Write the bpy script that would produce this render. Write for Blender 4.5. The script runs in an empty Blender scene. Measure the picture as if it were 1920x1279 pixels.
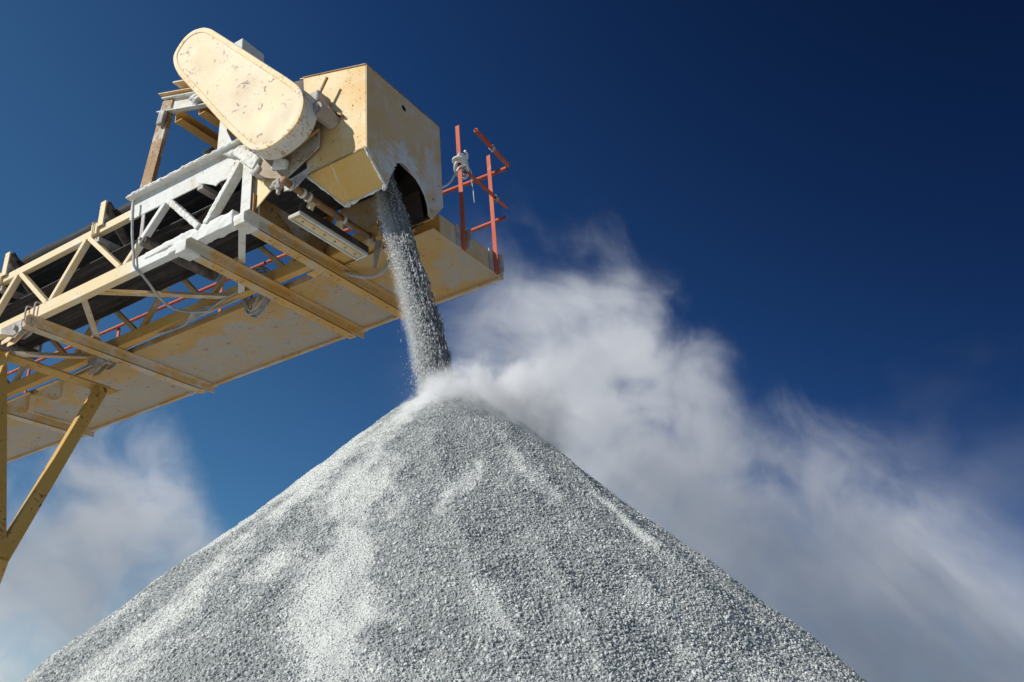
import bpy, bmesh, math, random
import numpy as np
from mathutils import Vector, Matrix, noise as mnoise

random.seed(4)
RNG = np.random.default_rng(7)
SC = bpy.context.scene
COL = SC.collection
R = math.radians

# ------------------------------------------------------------------ frames
# conveyor frame: u along the belt (uphill to the head), w across (away), n square to the belt
yaw, inc = R(-31.8), R(4.8)
hv = Vector((math.cos(yaw), math.sin(yaw), 0))
LV = hv * math.cos(inc) + Vector((0, 0, math.sin(inc)))
NV = -hv * math.sin(inc) + Vector((0, 0, math.cos(inc)))
WV = NV.cross(LV)
OV = Vector((-2.609, 7.853, 6.233))
FRAME = Matrix(((LV.x, WV.x, NV.x, OV.x), (LV.y, WV.y, NV.y, OV.y), (LV.z, WV.z, NV.z, OV.z), (0, 0, 0, 1)))


def fw(u, w, n):
    return OV + LV * u + WV * w + NV * n


SUN_DIR = Vector((-0.75, -0.31, 0.57)).normalized()

# ------------------------------------------------------------------ node helpers


class NT:
    def __init__(self, tree):
        self.t = tree

    def n(self, kind, props=None, **ins):
        nd = self.t.nodes.new(kind)
        for k, v in (props or {}).items():
            setattr(nd, k, v)
        for k, v in ins.items():
            self.set(nd, k, v)
        return nd

    def set(self, nd, key, v):
        sock = None
        if isinstance(key, str) and key.startswith('i') and key[1:].isdigit():
            sock = nd.inputs[int(key[1:])]
        else:
            sock = nd.inputs[key.replace('_', ' ')]
        if isinstance(v, bpy.types.NodeSocket):
            self.t.links.new(v, sock)
        else:
            sock.default_value = v

    def noise(self, vec, scale, detail=4, rough=0.55, dist=0.0, out='Fac'):
        nd = self.n('ShaderNodeTexNoise', None, Vector=vec, Scale=scale, Detail=detail, Roughness=rough, Distortion=dist)
        return nd.outputs[out]

    def ramp(self, val, a, b, lo=0.0, hi=1.0):
        nd = self.n('ShaderNodeMapRange', {'interpolation_type': 'SMOOTHSTEP', 'clamp': True}, Value=val)
        nd.inputs[1].default_value = a
        nd.inputs[2].default_value = b
        nd.inputs[3].default_value = lo
        nd.inputs[4].default_value = hi
        return nd.outputs[0]

    def math(self, op, a, b=0.0, c=0.0, clamp=False):
        nd = self.n('ShaderNodeMath', {'operation': op, 'use_clamp': clamp}, i0=a, i1=b, i2=c)
        return nd.outputs[0]

    def vmath(self, op, a, b=None, out=0):
        nd = self.n('ShaderNodeVectorMath', {'operation': op}, i0=a)
        if b is not None:
            self.set(nd, 'i1', b)
        return nd.outputs[out]

    def mix(self, fac, a, b, blend='MIX'):
        nd = self.n('ShaderNodeMix', {'data_type': 'RGBA', 'blend_type': blend})
        self.set(nd, 'i0', fac)
        self.set(nd, 'i6', a)
        self.set(nd, 'i7', b)
        return nd.outputs[2]

    def mapping(self, vec, scale=(1, 1, 1), loc=(0, 0, 0), rot=(0, 0, 0)):
        nd = self.n('ShaderNodeMapping', None, Vector=vec)
        nd.inputs['Scale'].default_value = scale
        nd.inputs['Location'].default_value = loc
        nd.inputs['Rotation'].default_value = rot
        return nd.outputs[0]


def rgb(c):
    return (c[0], c[1], c[2], 1.0)


def new_mat(name):
    m = bpy.data.materials.new(name)
    m.use_nodes = True
    m.node_tree.nodes.clear()
    N = NT(m.node_tree)
    out = N.n('ShaderNodeOutputMaterial')
    return m, N, out


def surf(N, out, col, rough=0.7, spec=0.3, metal=0.0, bump=None, bstr=0.3, bdist=0.01):
    b = N.n('ShaderNodeBsdfPrincipled')
    N.set(b, 'Base Color', col)
    N.set(b, 'Roughness', rough)
    N.set(b, 'Specular IOR Level', spec)
    N.set(b, 'Metallic', metal)
    if bump is not None:
        bp = N.n('ShaderNodeBump', None, Height=bump)
        bp.inputs['Strength'].default_value = bstr
        bp.inputs['Distance'].default_value = bdist
        N.set(b, 'Normal', bp.outputs[0])
    N.t.links.new(b.outputs[0], out.inputs[0])
    return b


DUST = (0.67, 0.67, 0.635)
RUST = (0.17, 0.085, 0.04)


def paint(name, base, fade, d0=0.55, d1=0.75, *, bstr=0.35, r0=0.66, r1=0.70, dust=DUST, rust=RUST, dustamt=0.9, extra=None, streak=None, rough=0.65, seed=0.0, chip=26.0):
    """weathered paint: faded areas, lime dust, rust chips and run marks"""
    m, N, out = new_mat(name)
    tc = N.n('ShaderNodeTexCoord').outputs['Object']
    raw = tc
    tc = N.mapping(tc, loc=(seed, seed * 0.7, seed * 1.3))
    a = N.noise(tc, 1.7, 5, 0.6)
    col = N.mix(N.ramp(a, 0.35, 0.68), rgb(base), rgb(fade))
    fine = N.noise(tc, 45, 3, 0.6)
    col = N.mix(N.ramp(fine, 0.3, 0.75, 0.0, 0.22), col, rgb([c * 0.72 for c in base]))
    if streak is not None:
        sv = N.mapping(tc, scale=(streak[0], streak[1], streak[2]))
        s = N.noise(sv, 5.0, 4, 0.6)
        col = N.mix(N.ramp(s, streak[3], streak[4], 0.0, streak[5]), col, rgb(dust))
    d = N.noise(tc, 3.2, 9, 0.68, 0.6)
    df = N.ramp(d, d0, d1, 0.0, dustamt)
    if extra is not None:
        df = extra(N, raw, df, d)
    col = N.mix(df, col, rgb(dust))
    r = N.noise(tc, chip, 5, 0.65, 1.2)
    rm = N.noise(tc, 4.1, 3, 0.5)
    rf = N.math('MULTIPLY', N.ramp(r, r0, r1), N.ramp(rm, 0.40, 0.56))
    col = N.mix(rf, col, rgb(rust))
    h = N.math('ADD', N.math('MULTIPLY', d, 0.7), N.math('MULTIPLY', fine, 0.35))
    h = N.math('SUBTRACT', h, N.math('MULTIPLY', rf, 0.2))
    surf(N, out, col, rough, 0.25, 0.0, h, bstr, 0.012)
    return m


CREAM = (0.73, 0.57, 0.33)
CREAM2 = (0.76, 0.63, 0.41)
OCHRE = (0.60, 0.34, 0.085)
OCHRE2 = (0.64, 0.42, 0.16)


def crust_mask(N, tc, df, d):
    """dust cake thickens towards the head (u above -1.6)"""
    x = N.n('ShaderNodeSeparateXYZ', None, Vector=tc).outputs[0]
    g = N.ramp(N.math('ADD', x, N.math('MULTIPLY', d, 1.1)), -1.35, -0.75)
    return N.math('MAXIMUM', df, g)


def film_mask(N, tc, df, d):
    """white film running in from the dusty near end of a beam"""
    s = N.n('ShaderNodeSeparateXYZ', None, Vector=tc)
    g = N.ramp(N.math('ADD', s.outputs[1], N.math('MULTIPLY', N.math('SUBTRACT', d, 0.5), 1.5)), 0.30, 0.10, 0.0, 0.95)
    return N.math('MAXIMUM', df, g)


def rim_mask(N, tc, df, d):
    """grey lime film on the lower rim of the guard"""
    s = N.n('ShaderNodeSeparateXYZ', None, Vector=tc)
    g = N.ramp(N.math('ADD', N.math('SUBTRACT', s.outputs[0], N.math('MULTIPLY', s.outputs[2], 1.2)), N.math('MULTIPLY', N.math('SUBTRACT', d, 0.5), 2.6)), 0.0, 0.35, 0.0, 0.9)
    wm = N.ramp(s.outputs[1], -0.435, -0.41)
    return N.math('MAXIMUM', df, N.math('MULTIPLY', g, wm))


def arch_mask(N, tc, df, d):
    """lime powder round the discharge arch and down the far side of the end plate"""
    p = N.n('ShaderNodeVectorMath', {'operation': 'DISTANCE'}, i0=tc)
    p.inputs[1].default_value = (1.61, 0.42, 0.12)
    g = N.math('ADD', p.outputs['Value'], N.math('MULTIPLY', N.math('SUBTRACT', d, 0.5), -1.3))
    g1 = N.ramp(g, 0.42, 0.18, 0.0, 0.92)
    p2 = N.n('ShaderNodeVectorMath', {'operation': 'DISTANCE'}, i0=N.mapping(tc, scale=(1, 1, 0.55)))
    p2.inputs[1].default_value = (1.61, 0.92, 0.2)
    gg = N.math('ADD', p2.outputs['Value'], N.math('MULTIPLY', N.math('SUBTRACT', d, 0.5), -1.2))
    g2 = N.ramp(gg, 0.24, 0.02, 0.0, 0.65)
    return N.math('MAXIMUM', N.math('MAXIMUM', df, g1), g2)


def deck_mask(N, tc, df, d):
    """grey dust film over the deck in big ragged patches, clean ochre along the truss and at the head"""
    s = N.n('ShaderNodeSeparateXYZ', None, Vector=tc)
    u, w = s.outputs[0], s.outputs[1]
    big = N.noise(N.mapping(tc, loc=(4.2, 0.6, 0)), 0.9, 3, 0.5)
    j = N.math('ADD', N.math('MULTIPLY', N.math('SUBTRACT', d, 0.5), 1.1), N.math('MULTIPLY', N.math('SUBTRACT', big, 0.5), 1.6))
    dd = N.math('ADD', w, j)
    g = N.math('MULTIPLY', N.ramp(dd, 1.50, 1.66), N.ramp(dd, 2.62, 2.48))
    hz = N.ramp(N.math('ADD', u, N.math('MULTIPLY', j, 0.6)), 0.15, 0.35)
    he = N.ramp(N.math('ADD', u, N.math('MULTIPLY', j, 0.6)), 0.75, 0.95)
    g = N.math('MULTIPLY', g, N.math('ADD', N.math('SUBTRACT', 1.0, hz), he, clamp=True))
    st = N.noise(N.mapping(tc, scale=(3.0, 0.6, 1.0), rot=(0, 0, 0.5)), 7.0, 6, 0.7)
    g = N.math('MULTIPLY', g, N.ramp(st, 0.34, 0.56, 0.30, 1.0))
    return N.math('ADD', N.math('MULTIPLY', df, 0.35), N.math('MULTIPLY', g, 0.80), clamp=True)


MAT = {}
MAT['cream'] = paint('cream_paint', CREAM, CREAM2, 0.56, 0.74, r0=0.62, r1=0.68, seed=1.0)
MAT['cream_caked'] = paint('cream_paint_caked', CREAM, CREAM2, 0.56, 0.74, r0=0.61, r1=0.68, rust=(0.30, 0.19, 0.10), extra=crust_mask, seed=2.0)
MAT['cover'] = paint('cover_paint', (0.75, 0.60, 0.38), (0.78, 0.66, 0.47), 0.62, 0.78, r0=0.60, r1=0.63, rust=(0.33, 0.23, 0.21), seed=3.3, dustamt=0.5, chip=13.0)
MAT['cover_rim'] = paint('cover_rim_paint', (0.79, 0.58, 0.32), (0.83, 0.68, 0.45), 0.52, 0.70, r0=0.54, r1=0.60, rust=(0.48, 0.27, 0.09), seed=5.3, extra=rim_mask, dust=(0.60, 0.60, 0.57), chip=24.0)
MAT['hood'] = paint('hood_paint', (0.70, 0.46, 0.18), (0.78, 0.63, 0.38), 0.54, 0.74, r0=0.60, r1=0.66, seed=4.1, dustamt=0.55, streak=(1.2, 1.2, 0.3, 0.56, 0.78, 0.3))
MAT['hood_end'] = paint('hood_end_paint', (0.64, 0.44, 0.22), (0.67, 0.50, 0.30), 0.46, 0.70, r0=0.66, r1=0.70, extra=arch_mask, seed=6.0, dustamt=0.45, streak=(1.5, 1.5, 0.35, 0.55, 0.78, 0.45), dust=(0.66, 0.68, 0.70))
MAT['skirt'] = paint('skirt_paint', (0.66, 0.40, 0.11), (0.70, 0.46, 0.17), 0.66, 0.8, r0=0.72, r1=0.75, seed=0.4, streak=(6.0, 0.5, 0.5, 0.62, 0.74, 0.7), dustamt=0.5)
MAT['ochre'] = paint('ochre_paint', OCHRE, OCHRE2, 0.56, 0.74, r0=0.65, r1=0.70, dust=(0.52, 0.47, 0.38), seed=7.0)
MAT['ochre_head'] = paint('ochre_paint_head', OCHRE, OCHRE2, 0.52, 0.68, r0=0.60, r1=0.65, dust=(0.50, 0.47, 0.40), seed=7.6, dustamt=0.65, extra=film_mask, streak=(2.0, 0.5, 2.0, 0.52, 0.7, 0.6))
MAT['bearing'] = paint('greasy_dusty_plate', (0.30, 0.23, 0.15), (0.42, 0.34, 0.24), 0.44, 0.62, r0=0.56, r1=0.62, dust=(0.50, 0.48, 0.44), seed=20.0)
MAT['ochre_dusty'] = paint('ochre_paint_dusty', (0.58, 0.36, 0.13), (0.62, 0.44, 0.21), 0.44, 0.62, r0=0.63, r1=0.68, dust=(0.56, 0.52, 0.45), seed=8.0)
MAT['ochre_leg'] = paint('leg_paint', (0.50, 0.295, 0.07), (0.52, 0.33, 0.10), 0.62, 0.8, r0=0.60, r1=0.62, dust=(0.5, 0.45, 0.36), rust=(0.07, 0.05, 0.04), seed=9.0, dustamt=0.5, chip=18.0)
MAT['deck'] = paint('deck_paint', (0.54, 0.33, 0.10), (0.56, 0.38, 0.16), 0.40, 0.66, r0=0.60, r1=0.66, dust=(0.41, 0.385, 0.34), extra=deck_mask, rust=(0.24, 0.14, 0.07), seed=10.0, chip=14.0, streak=(0.6, 3.0, 1.0, 0.55, 0.75, 0.4))
MAT['rusty'] = paint('rusty_paint', (0.30, 0.17, 0.07), (0.46, 0.30, 0.13), 0.50, 0.66, r0=0.52, r1=0.60, dust=(0.50, 0.47, 0.43), seed=11.0)
MAT['white_cake'] = paint('dust_caked_steel', (0.60, 0.55, 0.44), (0.64, 0.63, 0.59), 0.36, 0.52, r0=0.62, r1=0.68, dust=(0.70, 0.70, 0.665), rust=(0.46, 0.33, 0.18), seed=12.0, bstr=1.0, rough=0.95)
MAT['grey_steel'] = paint('dusty_steel', (0.30, 0.26, 0.23), (0.42, 0.38, 0.34), 0.45, 0.65, r0=0.62, r1=0.67, dust=(0.60, 0.59, 0.56), seed=13.0)
MAT['brown_tube'] = paint('rusty_tube', (0.22, 0.11, 0.05), (0.34, 0.20, 0.09), 0.56, 0.70, r0=0.58, r1=0.64, dust=(0.62, 0.57, 0.48), seed=14.0)
MAT['red'] = paint('red_rail_paint', (0.47, 0.085, 0.036), (0.52, 0.14, 0.08), 0.62, 0.76, r0=0.66, r1=0.70, dust=(0.62, 0.55, 0.52), rust=(0.16, 0.04, 0.03), seed=15.0, dustamt=0.6)
MAT['cable'] = paint('dusty_cable', (0.34, 0.34, 0.33), (0.50, 0.50, 0.48), 0.5, 0.7, r0=0.8, r1=0.9, seed=16.0)
MAT['rope'] = paint('rope_fibre', (0.70, 0.70, 0.66), (0.76, 0.75, 0.70), 0.5, 0.7, r0=0.8, r1=0.9, seed=17.0)
MAT['plate'] = paint('inner_plate_paint', (0.74, 0.56, 0.28), (0.78, 0.62, 0.36), 0.5, 0.66, r0=0.64, r1=0.68, dust=(0.5, 0.47, 0.42), seed=18.0)
MAT['liner'] = paint('rubber_liner', (0.045, 0.036, 0.03), (0.07, 0.055, 0.045), 0.52, 0.75, r0=0.6, r1=0.7, dust=(0.16, 0.15, 0.145), seed=19.0, dustamt=0.5)


def belt_material():
    m, N, out = new_mat('belt_rubber')
    tc = N.n('ShaderNodeTexCoord').outputs['Object']
    s = N.noise(N.mapping(tc, scale=(0.25, 14, 14)), 2.0, 6, 0.65)
    d = N.noise(tc, 9, 7, 0.7)
    f = N.math('MULTIPLY', N.ramp(s, 0.48, 0.72), N.ramp(d, 0.3, 0.7))
    col = N.mix(f, rgb((0.016, 0.016, 0.018)), rgb((0.14, 0.137, 0.13)))
    surf(N, out, col, 0.62, 0.3, 0, N.math('ADD', s, N.math('MULTIPLY', d, 0.3)), 0.4, 0.01)
    return m


MAT['belt'] = belt_material()


def roller_material():
    m, N, out = new_mat('roller_steel')
    tc = N.n('ShaderNodeTexCoord').outputs['Object']
    s = N.noise(N.mapping(tc, scale=(3, 3, 3)), 4.0, 7, 0.7)
    col = N.mix(N.ramp(s, 0.42, 0.68), rgb((0.075, 0.064, 0.056)), rgb((0.22, 0.18, 0.145)))
    surf(N, out, col, 0.45, 0.5, 0.0, s, 0.2, 0.004)
    return m


MAT['roller'] = roller_material()

# ------------------------------------------------------------------ mesh helpers


class MB:
    """collects shapes, in conveyor coordinates, into one mesh"""

    def __init__(self):
        self.v, self.f = [], []

    def add(self, verts, faces):
        k = len(self.v)
        self.v += [tuple(x) for x in verts]
        self.f += [tuple(i + k for i in fc) for fc in faces]
        return self

    def box(self, u0, u1, w0, w1, n0, n1):
        vs = [(u, w, n) for u in (u0, u1) for w in (w0, w1) for n in (n0, n1)]
        return self.add(vs, [(0, 1, 3, 2), (4, 6, 7, 5), (0, 4, 5, 1), (2, 3, 7, 6), (0, 2, 6, 4), (1, 5, 7, 3)])

    def prism(self, p, q, prof, up=(0, 0, 1)):
        """sweep the closed outline prof [(side, up)] from p to q"""
        p, q, up = Vector(p), Vector(q), Vector(up)
        d = (q - p).normalized()
        s = d.cross(up).normalized()
        t = s.cross(d).normalized()
        n = len(prof)
        vs = [p + s * a + t * b for a, b in prof] + [q + s * a + t * b for a, b in prof]
        fs = [tuple(range(n - 1, -1, -1)), tuple(range(n, 2 * n))]
        fs += [(i, (i + 1) % n, n + (i + 1) % n, n + i) for i in range(n)]
        return self.add(vs, fs)

    def bar(self, p, q, a, b, up=(0, 0, 1)):
        a, b = a / 2, b / 2
        return self.prism(p, q, [(-a, -b), (a, -b), (a, b), (-a, b)], up)

    def tube(self, pts, r, sides=10, closed=False, caps=True):
        pts = [Vector(p) for p in pts]
        n = len(pts)
        rings = []
        prev = None
        for i, p in enumerate(pts):
            a = pts[max(i - 1, 0)]
            b = pts[min(i + 1, n - 1)]
            d = (b - a).normalized()
            if prev is None:
                h = Vector((0, 0, 1)) if abs(d.z) < 0.9 else Vector((1, 0, 0))
                s = d.cross(h).normalized()
            else:
                s = (prev - d * prev.dot(d)).normalized()
            prev = s
            t = d.cross(s)
            rings.append([p + (s * math.cos(x) + t * math.sin(x)) * r for x in [2 * math.pi * k / sides for k in range(sides)]])
        vs = [v for ring in rings for v in ring]
        fs = []
        for i in range(n - 1):
            for k in range(sides):
                a, b = i * sides + k, i * sides + (k + 1) % sides
                fs.append((a, b, b + sides, a + sides))
        if caps:
            fs.append(tuple(range(sides - 1, -1, -1)))
            fs.append(tuple(range((n - 1) * sides, n * sides)))
        return self.add(vs, fs)

    def plate(self, pts, off):
        """flat outline pts (3-D) given thickness by the vector off"""
        off = Vector(off)
        n = len(pts)
        a = [Vector(p) for p in pts]
        vs = a + [p + off for p in a]
        fs = [tuple(range(n)), tuple(range(2 * n - 1, n - 1, -1))]
        fs += [(i, i + n, (i + 1) % n + n, (i + 1) % n) for i in range(n)]
        return self.add(vs, fs)

    def pipe(self, p, q, r0, r1, sides=16):
        """open-ended pipe with a bore"""
        p, q = Vector(p), Vector(q)
        d = (q - p).normalized()
        s = d.cross(Vector((0, 0, 1)) if abs(d.z) < 0.9 else Vector((1, 0, 0))).normalized()
        t = d.cross(s)
        vs, fs = [], []
        for c, r in ((p, r0), (q, r0), (q, r1), (p, r1)):
            vs += [c + (s * math.cos(x) + t * math.sin(x)) * r for x in [2 * math.pi * k / sides for k in range(sides)]]
        for j in range(4):
            for k in range(sides):
                fs.append((j * sides + k, j * sides + (k + 1) % sides, ((j + 1) % 4) * sides + (k + 1) % sides, ((j + 1) % 4) * sides + k))
        return self.add(vs, fs)

    def mesh(self, name, smooth=False):
        me = bpy.data.meshes.new(name)
        me.from_pydata(self.v, [], self.f)
        bm = bmesh.new()
        bm.from_mesh(me)
        bmesh.ops.recalc_face_normals(bm, faces=bm.faces)
        bm.to_mesh(me)
        bm.free()
        if smooth:
            for p in me.polygons:
                p.use_smooth = True
        return me


def link(name, me, mat, parent=None, bevel=0.0):
    o = bpy.data.objects.new(name, me)
    COL.objects.link(o)
    if mat is not None:
        me.materials.append(MAT[mat] if isinstance(mat, str) else mat)
    if parent is not None:
        o.parent = parent
    if bevel:
        b = o.modifiers.new('bevel', 'BEVEL')
        b.width = bevel
        b.segments = 2
        b.limit_method = 'ANGLE'
        b.angle_limit = R(40)
    return o


FOOT = Vector((-4.30, -0.05, -5.89))   # where the support leg meets the ground, conveyor frame


def root_empty(name, label, cat):
    o = bpy.data.objects.new(name, None)
    COL.objects.link(o)
    M = FRAME.copy()
    M.translation = fw(*FOOT)
    o.matrix_world = M
    o.empty_display_size = 0.3
    o['label'] = label
    o['category'] = cat
    return o


def part(name, mb, mat, parent, bevel=0.004, smooth=False):
    me = mb.mesh(name, smooth) if isinstance(mb, MB) else mb
    o = link(name, me, mat, parent, bevel)
    if parent.type == 'EMPTY':
        o.location = -FOOT
    return o


def thing(name, mb, mat, label, cat, smooth=False, group=None, bevel=0.0):
    """a one-mesh thing written in conveyor coordinates; origin put at its lowest point"""
    me = mb.mesh(name, smooth)
    low = min((v.co.copy() for v in me.vertices), key=lambda c: c.z)
    for v in me.vertices:
        v.co -= low
    o = link(name, me, mat, None, bevel)
    M = FRAME.copy()
    M.translation = FRAME @ low
    o.matrix_world = M
    o['label'] = label
    o['category'] = cat
    if group:
        o['group'] = group
    return o


def displaced(me, amp, scale, seed=0.0, cut=0.035, only=None):
    """fine-cut a mesh and roughen it like caked dust"""
    bm = bmesh.new()
    bm.from_mesh(me)
    for _ in range(7):
        es = [e for e in bm.edges if e.calc_length() > cut]
        if not es:
            break
        bmesh.ops.subdivide_edges(bm, edges=es, cuts=1, use_grid_fill=True)
    bmesh.ops.triangulate(bm, faces=bm.faces)
    bm.normal_update()
    off = Vector((seed, seed * 2.1, seed * 0.6))
    mv = []
    for v in bm.verts:
        d = mnoise.fractal(v.co * scale + off, 1.0, 2.0, 4)
        k = 1.0 if only is None else only(v.co, v.normal)
        mv.append(v.co + v.normal * (amp * (0.25 + d) * k))
    for v, c in zip(bm.verts, mv):
        v.co = c
    bm.to_mesh(me)
    bm.free()
    for p in me.polygons:
        p.use_smooth = True
    return me


def lump_mesh(name, c, r, amp=0.35, seed=0.0, sub=4, scale=None):
    bm = bmesh.new()
    bmesh.ops.create_icosphere(bm, subdivisions=sub, radius=1.0)
    for v in bm.verts:
        p = v.co.copy()
        d = mnoise.fractal(p * 1.1 + Vector((seed, seed * 3, 0)), 1.15, 2.1, 6)
        p *= 1 + amp * d
        v.co = Vector((c[0] + p.x * r[0], c[1] + p.y * r[1], c[2] + p.z * r[2]))
    me = bpy.data.meshes.new(name)
    bm.to_mesh(me)
    bm.free()
    for p in me.polygons:
        p.use_smooth = True
    return me


def bezier(pts, k=14):
    """smooth curve through pts"""
    P = [Vector(p) for p in pts]
    P = [P[0] * 2 - P[1]] + P + [P[-1] * 2 - P[-2]]
    out = []
    for i in range(1, len(P) - 2):
        for j in range(k):
            t = j / k
            a, b, c, d = P[i - 1], P[i], P[i + 1], P[i + 2]
            out.append(0.5 * ((2 * b) + (c - a) * t + (2 * a - 5 * b + 4 * c - d) * t * t + (3 * b - a - 3 * c + d) * t ** 3))
    out.append(P[-2])
    return out


# ================================================================== THE CONVEYOR
conv = root_empty('stacking_conveyor', 'cream and ochre steel stacking conveyor jutting over the gravel heap, head caked in white dust', 'conveyor')

U0 = -10.5
# ---- near and far truss sides
def chord_part(parent, name, mat, boxes, crust=None):
    m = MB()
    for b in boxes:
        m.box(*b)
    return part(name, m, mat, parent)


def make_truss(near):
    if near:
        m = MB().box(U0, -0.10, 0.0, 0.09, 0.045, 0.195)
        side = part('truss_side', m, 'cream_caked', conv)
        part('top_chord', MB().box(U0, -1.60, 0.0, 0.07, 0.775, 0.868), 'cream_caked', side)
        nodes_b = [-0.52, -1.73, -2.97, -4.22, -5.47, -6.72, -7.97, -9.22]
        nodes_t = [0.02, -1.10, -2.40, -3.64, -4.85, -6.1, -7.35, -8.6, -9.85]
        w, lo, hi, mat = 0.035, 0.19, 0.78, 'cream_caked'
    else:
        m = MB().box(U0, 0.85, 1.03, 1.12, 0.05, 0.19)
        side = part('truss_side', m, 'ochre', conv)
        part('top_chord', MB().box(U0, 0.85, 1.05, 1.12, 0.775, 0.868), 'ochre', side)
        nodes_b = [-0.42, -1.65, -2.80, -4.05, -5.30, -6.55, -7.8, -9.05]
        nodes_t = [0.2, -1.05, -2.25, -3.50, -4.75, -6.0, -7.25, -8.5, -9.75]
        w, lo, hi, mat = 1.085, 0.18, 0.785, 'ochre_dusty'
    for i, ub in enumerate(nodes_b):
        for s, ut in ((1, nodes_t[i]), (-1, nodes_t[i + 1])):
            h = hi if not (near and ut > -1.2) else 0.74
            m = MB().bar((ub + 0.035 * s, w, lo), (ut - 0.03 * s, w, h), 0.055, 0.075 if near else 0.06, up=(0, 1, 0))
            mm = 'white_cake' if (near and ub > -1.0) else mat
            part('diagonal_brace', m, mm, side, 0.006)
    return side


near_side = make_truss(True)
far_side = make_truss(False)

# heavy channel carrying the drive on the near side
m = MB()
m.prism((-1.68, -0.005, 0.85), (0.03, -0.005, 0.83), [(-0.015, -0.125), (0.0, -0.125), (0.0, 0.115), (0.08, 0.115), (0.08, 0.135), (-0.015, 0.135)], up=(0, 0, 1))
drive_beam = part('drive_channel', m, 'white_cake', conv)
# ragged dust sheet still hanging off the web
m = MB().plate([(-0.62, -0.012, 0.74), (-0.52, -0.012, 0.70), (-0.38, -0.012, 0.62), (-0.36, -0.012, 0.60), (-0.30, -0.012, 0.63), (-0.20, -0.012, 0.62), (-0.13, -0.012, 0.66), (-0.10, -0.012, 0.78), (-0.55, -0.012, 0.80)], (0, 0.012, 0))
part('dust_crust', m, 'white_cake', drive_beam, 0.002)
m = MB().prism((-1.66, -0.045, 0.986), (0.02, -0.045, 0.966), [(-0.04, -0.006), (0.04, -0.006), (0.036, 0.010), (-0.036, 0.010)])
part('dust_crust', displaced(m.mesh('dust_crust'), 0.011, 16, 4.4, 0.02), 'white_cake', drive_beam, 0)

# caked end of the near bottom chord
m = MB().box(-0.98, -0.085, -0.008, 0.095, 0.05, 0.205)
part('dust_crust', displaced(m.mesh('dust_crust'), 0.013, 8, 1.0, 0.016), 'white_cake', near_side, 0)
m = MB().box(-1.35, -0.86, -0.004, 0.06, 0.13, 0.200)
part('dust_crust', displaced(m.mesh('dust_crust'), 0.016, 8, 8.0, 0.03, only=lambda c, n: min(1, (c.x + 1.4) * 2.2)), 'white_cake', near_side, 0)
m = MB().bar((-1.06, 0.02, 0.72), (-0.56, 0.02, 0.2), 0.06, 0.085, up=(0, 1, 0))
part('dust_crust', displaced(m.mesh('dust_crust'), 0.008, 22, 3.0, 0.016), 'white_cake', near_side, 0)
m = MB().bar((-0.03, 0.02, 0.74), (-0.46, 0.02, 0.2), 0.06, 0.085, up=(0, 1, 0))
part('dust_crust', displaced(m.mesh('dust_crust'), 0.008, 22, 5.0, 0.016), 'white_cake', near_side, 0)

# end posts at the head
for w0, mt in ((-0.005, 'white_cake'), (1.04, 'ochre')):
    m = MB()
    m.prism((0.09, w0 + 0.04, 0.045), (0.09, w0 + 0.04, 0.86), [(-0.07, 0.045), (-0.07, -0.045), (0.10, -0.045), (0.10, -0.03), (-0.055, -0.03), (-0.055, 0.045)], up=(0, -1, 0))
    m.box(0.03, 0.15, w0 - 0.004, w0 + 0.004, 0.06, 0.80)
    part('end_post', m, mt, conv)

# ---- cross beams under the truss, reaching out beneath the walkway
def beam_mb():
    """pair of angles bolted back to back; the second reaches further out"""
    m = MB()
    m.prism((0, -0.08, 0), (0, 2.46, 0), [(-0.075, -0.068), (0.035, -0.068), (0.035, -0.056), (-0.063, -0.056), (-0.063, 0.043), (-0.075, 0.043)])
    m.prism((0, -0.10, 0), (0, 2.58, 0), [(0.035, -0.050), (0.047, -0.050), (0.047, 0.031), (0.105, 0.031), (0.105, 0.043), (0.035, 0.043)])
    for w in (0.3, 0.42, 1.18, 1.30, 1.85, 2.1, 2.40):
        m.tube([(-0.02, w, -0.082), (-0.02, w, -0.067)], 0.016, 6)
        m.tube([(0.046, w, -0.012), (0.061, w, -0.012)], 0.016, 6)
    return m


beam0 = None
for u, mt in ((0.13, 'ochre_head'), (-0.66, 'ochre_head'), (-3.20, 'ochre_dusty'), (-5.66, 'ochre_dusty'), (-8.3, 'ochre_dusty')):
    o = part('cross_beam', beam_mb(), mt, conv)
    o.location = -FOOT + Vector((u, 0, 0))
# caked near ends of the two head beams
for u, sd in ((0.10, 1.0), (-0.70, 5.0)):
    m = MB().box(u - 0.07, u + 0.08, -0.088, 0.09, -0.072, 0.048)
    part('dust_crust', displaced(m.mesh('dust_crust'), 0.010, 14, sd, 0.022, only=lambda c, n: max(0.0, min(1.0, (0.10 - c.y) * 8))), 'white_cake', near_side, 0)

# head cross member just above the first beam
m = MB()
m.prism((0.17, 0.0, 0.19), (0.17, 1.28, 0.19), [(-0.10, -0.12), (0.014, -0.12), (0.014, 0.11), (0.0, 0.11), (0.0, -0.106), (-0.10, -0.106)], up=(0, 0, 1))
part('head_crossmember', m, 'rusty', conv)

# floor bracing in the bottom plane
for a, b in (((-0.02, 0.06), (-1.08, 1.06)), ((-2.26, 0.05), (-1.2, 1.07)), ((-2.40, 0.05), (-3.42, 1.06)), ((-4.62, 0.05), (-3.62, 1.07)), ((-4.8, 0.05), (-5.8, 1.06)), ((-7.2, 0.05), (-6.0, 1.06))):
    m = MB()
    m.prism((a[0], a[1], 0.10), (b[0], b[1], 0.10), [(-0.035, -0.03), (0.035, -0.03), (0.035, -0.02), (-0.025, -0.02), (-0.025, 0.04), (-0.035, 0.04)])
    part('floor_brace', m, 'white_cake' if a[0] > -1 else 'ochre_dusty', conv, 0.003)

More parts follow.
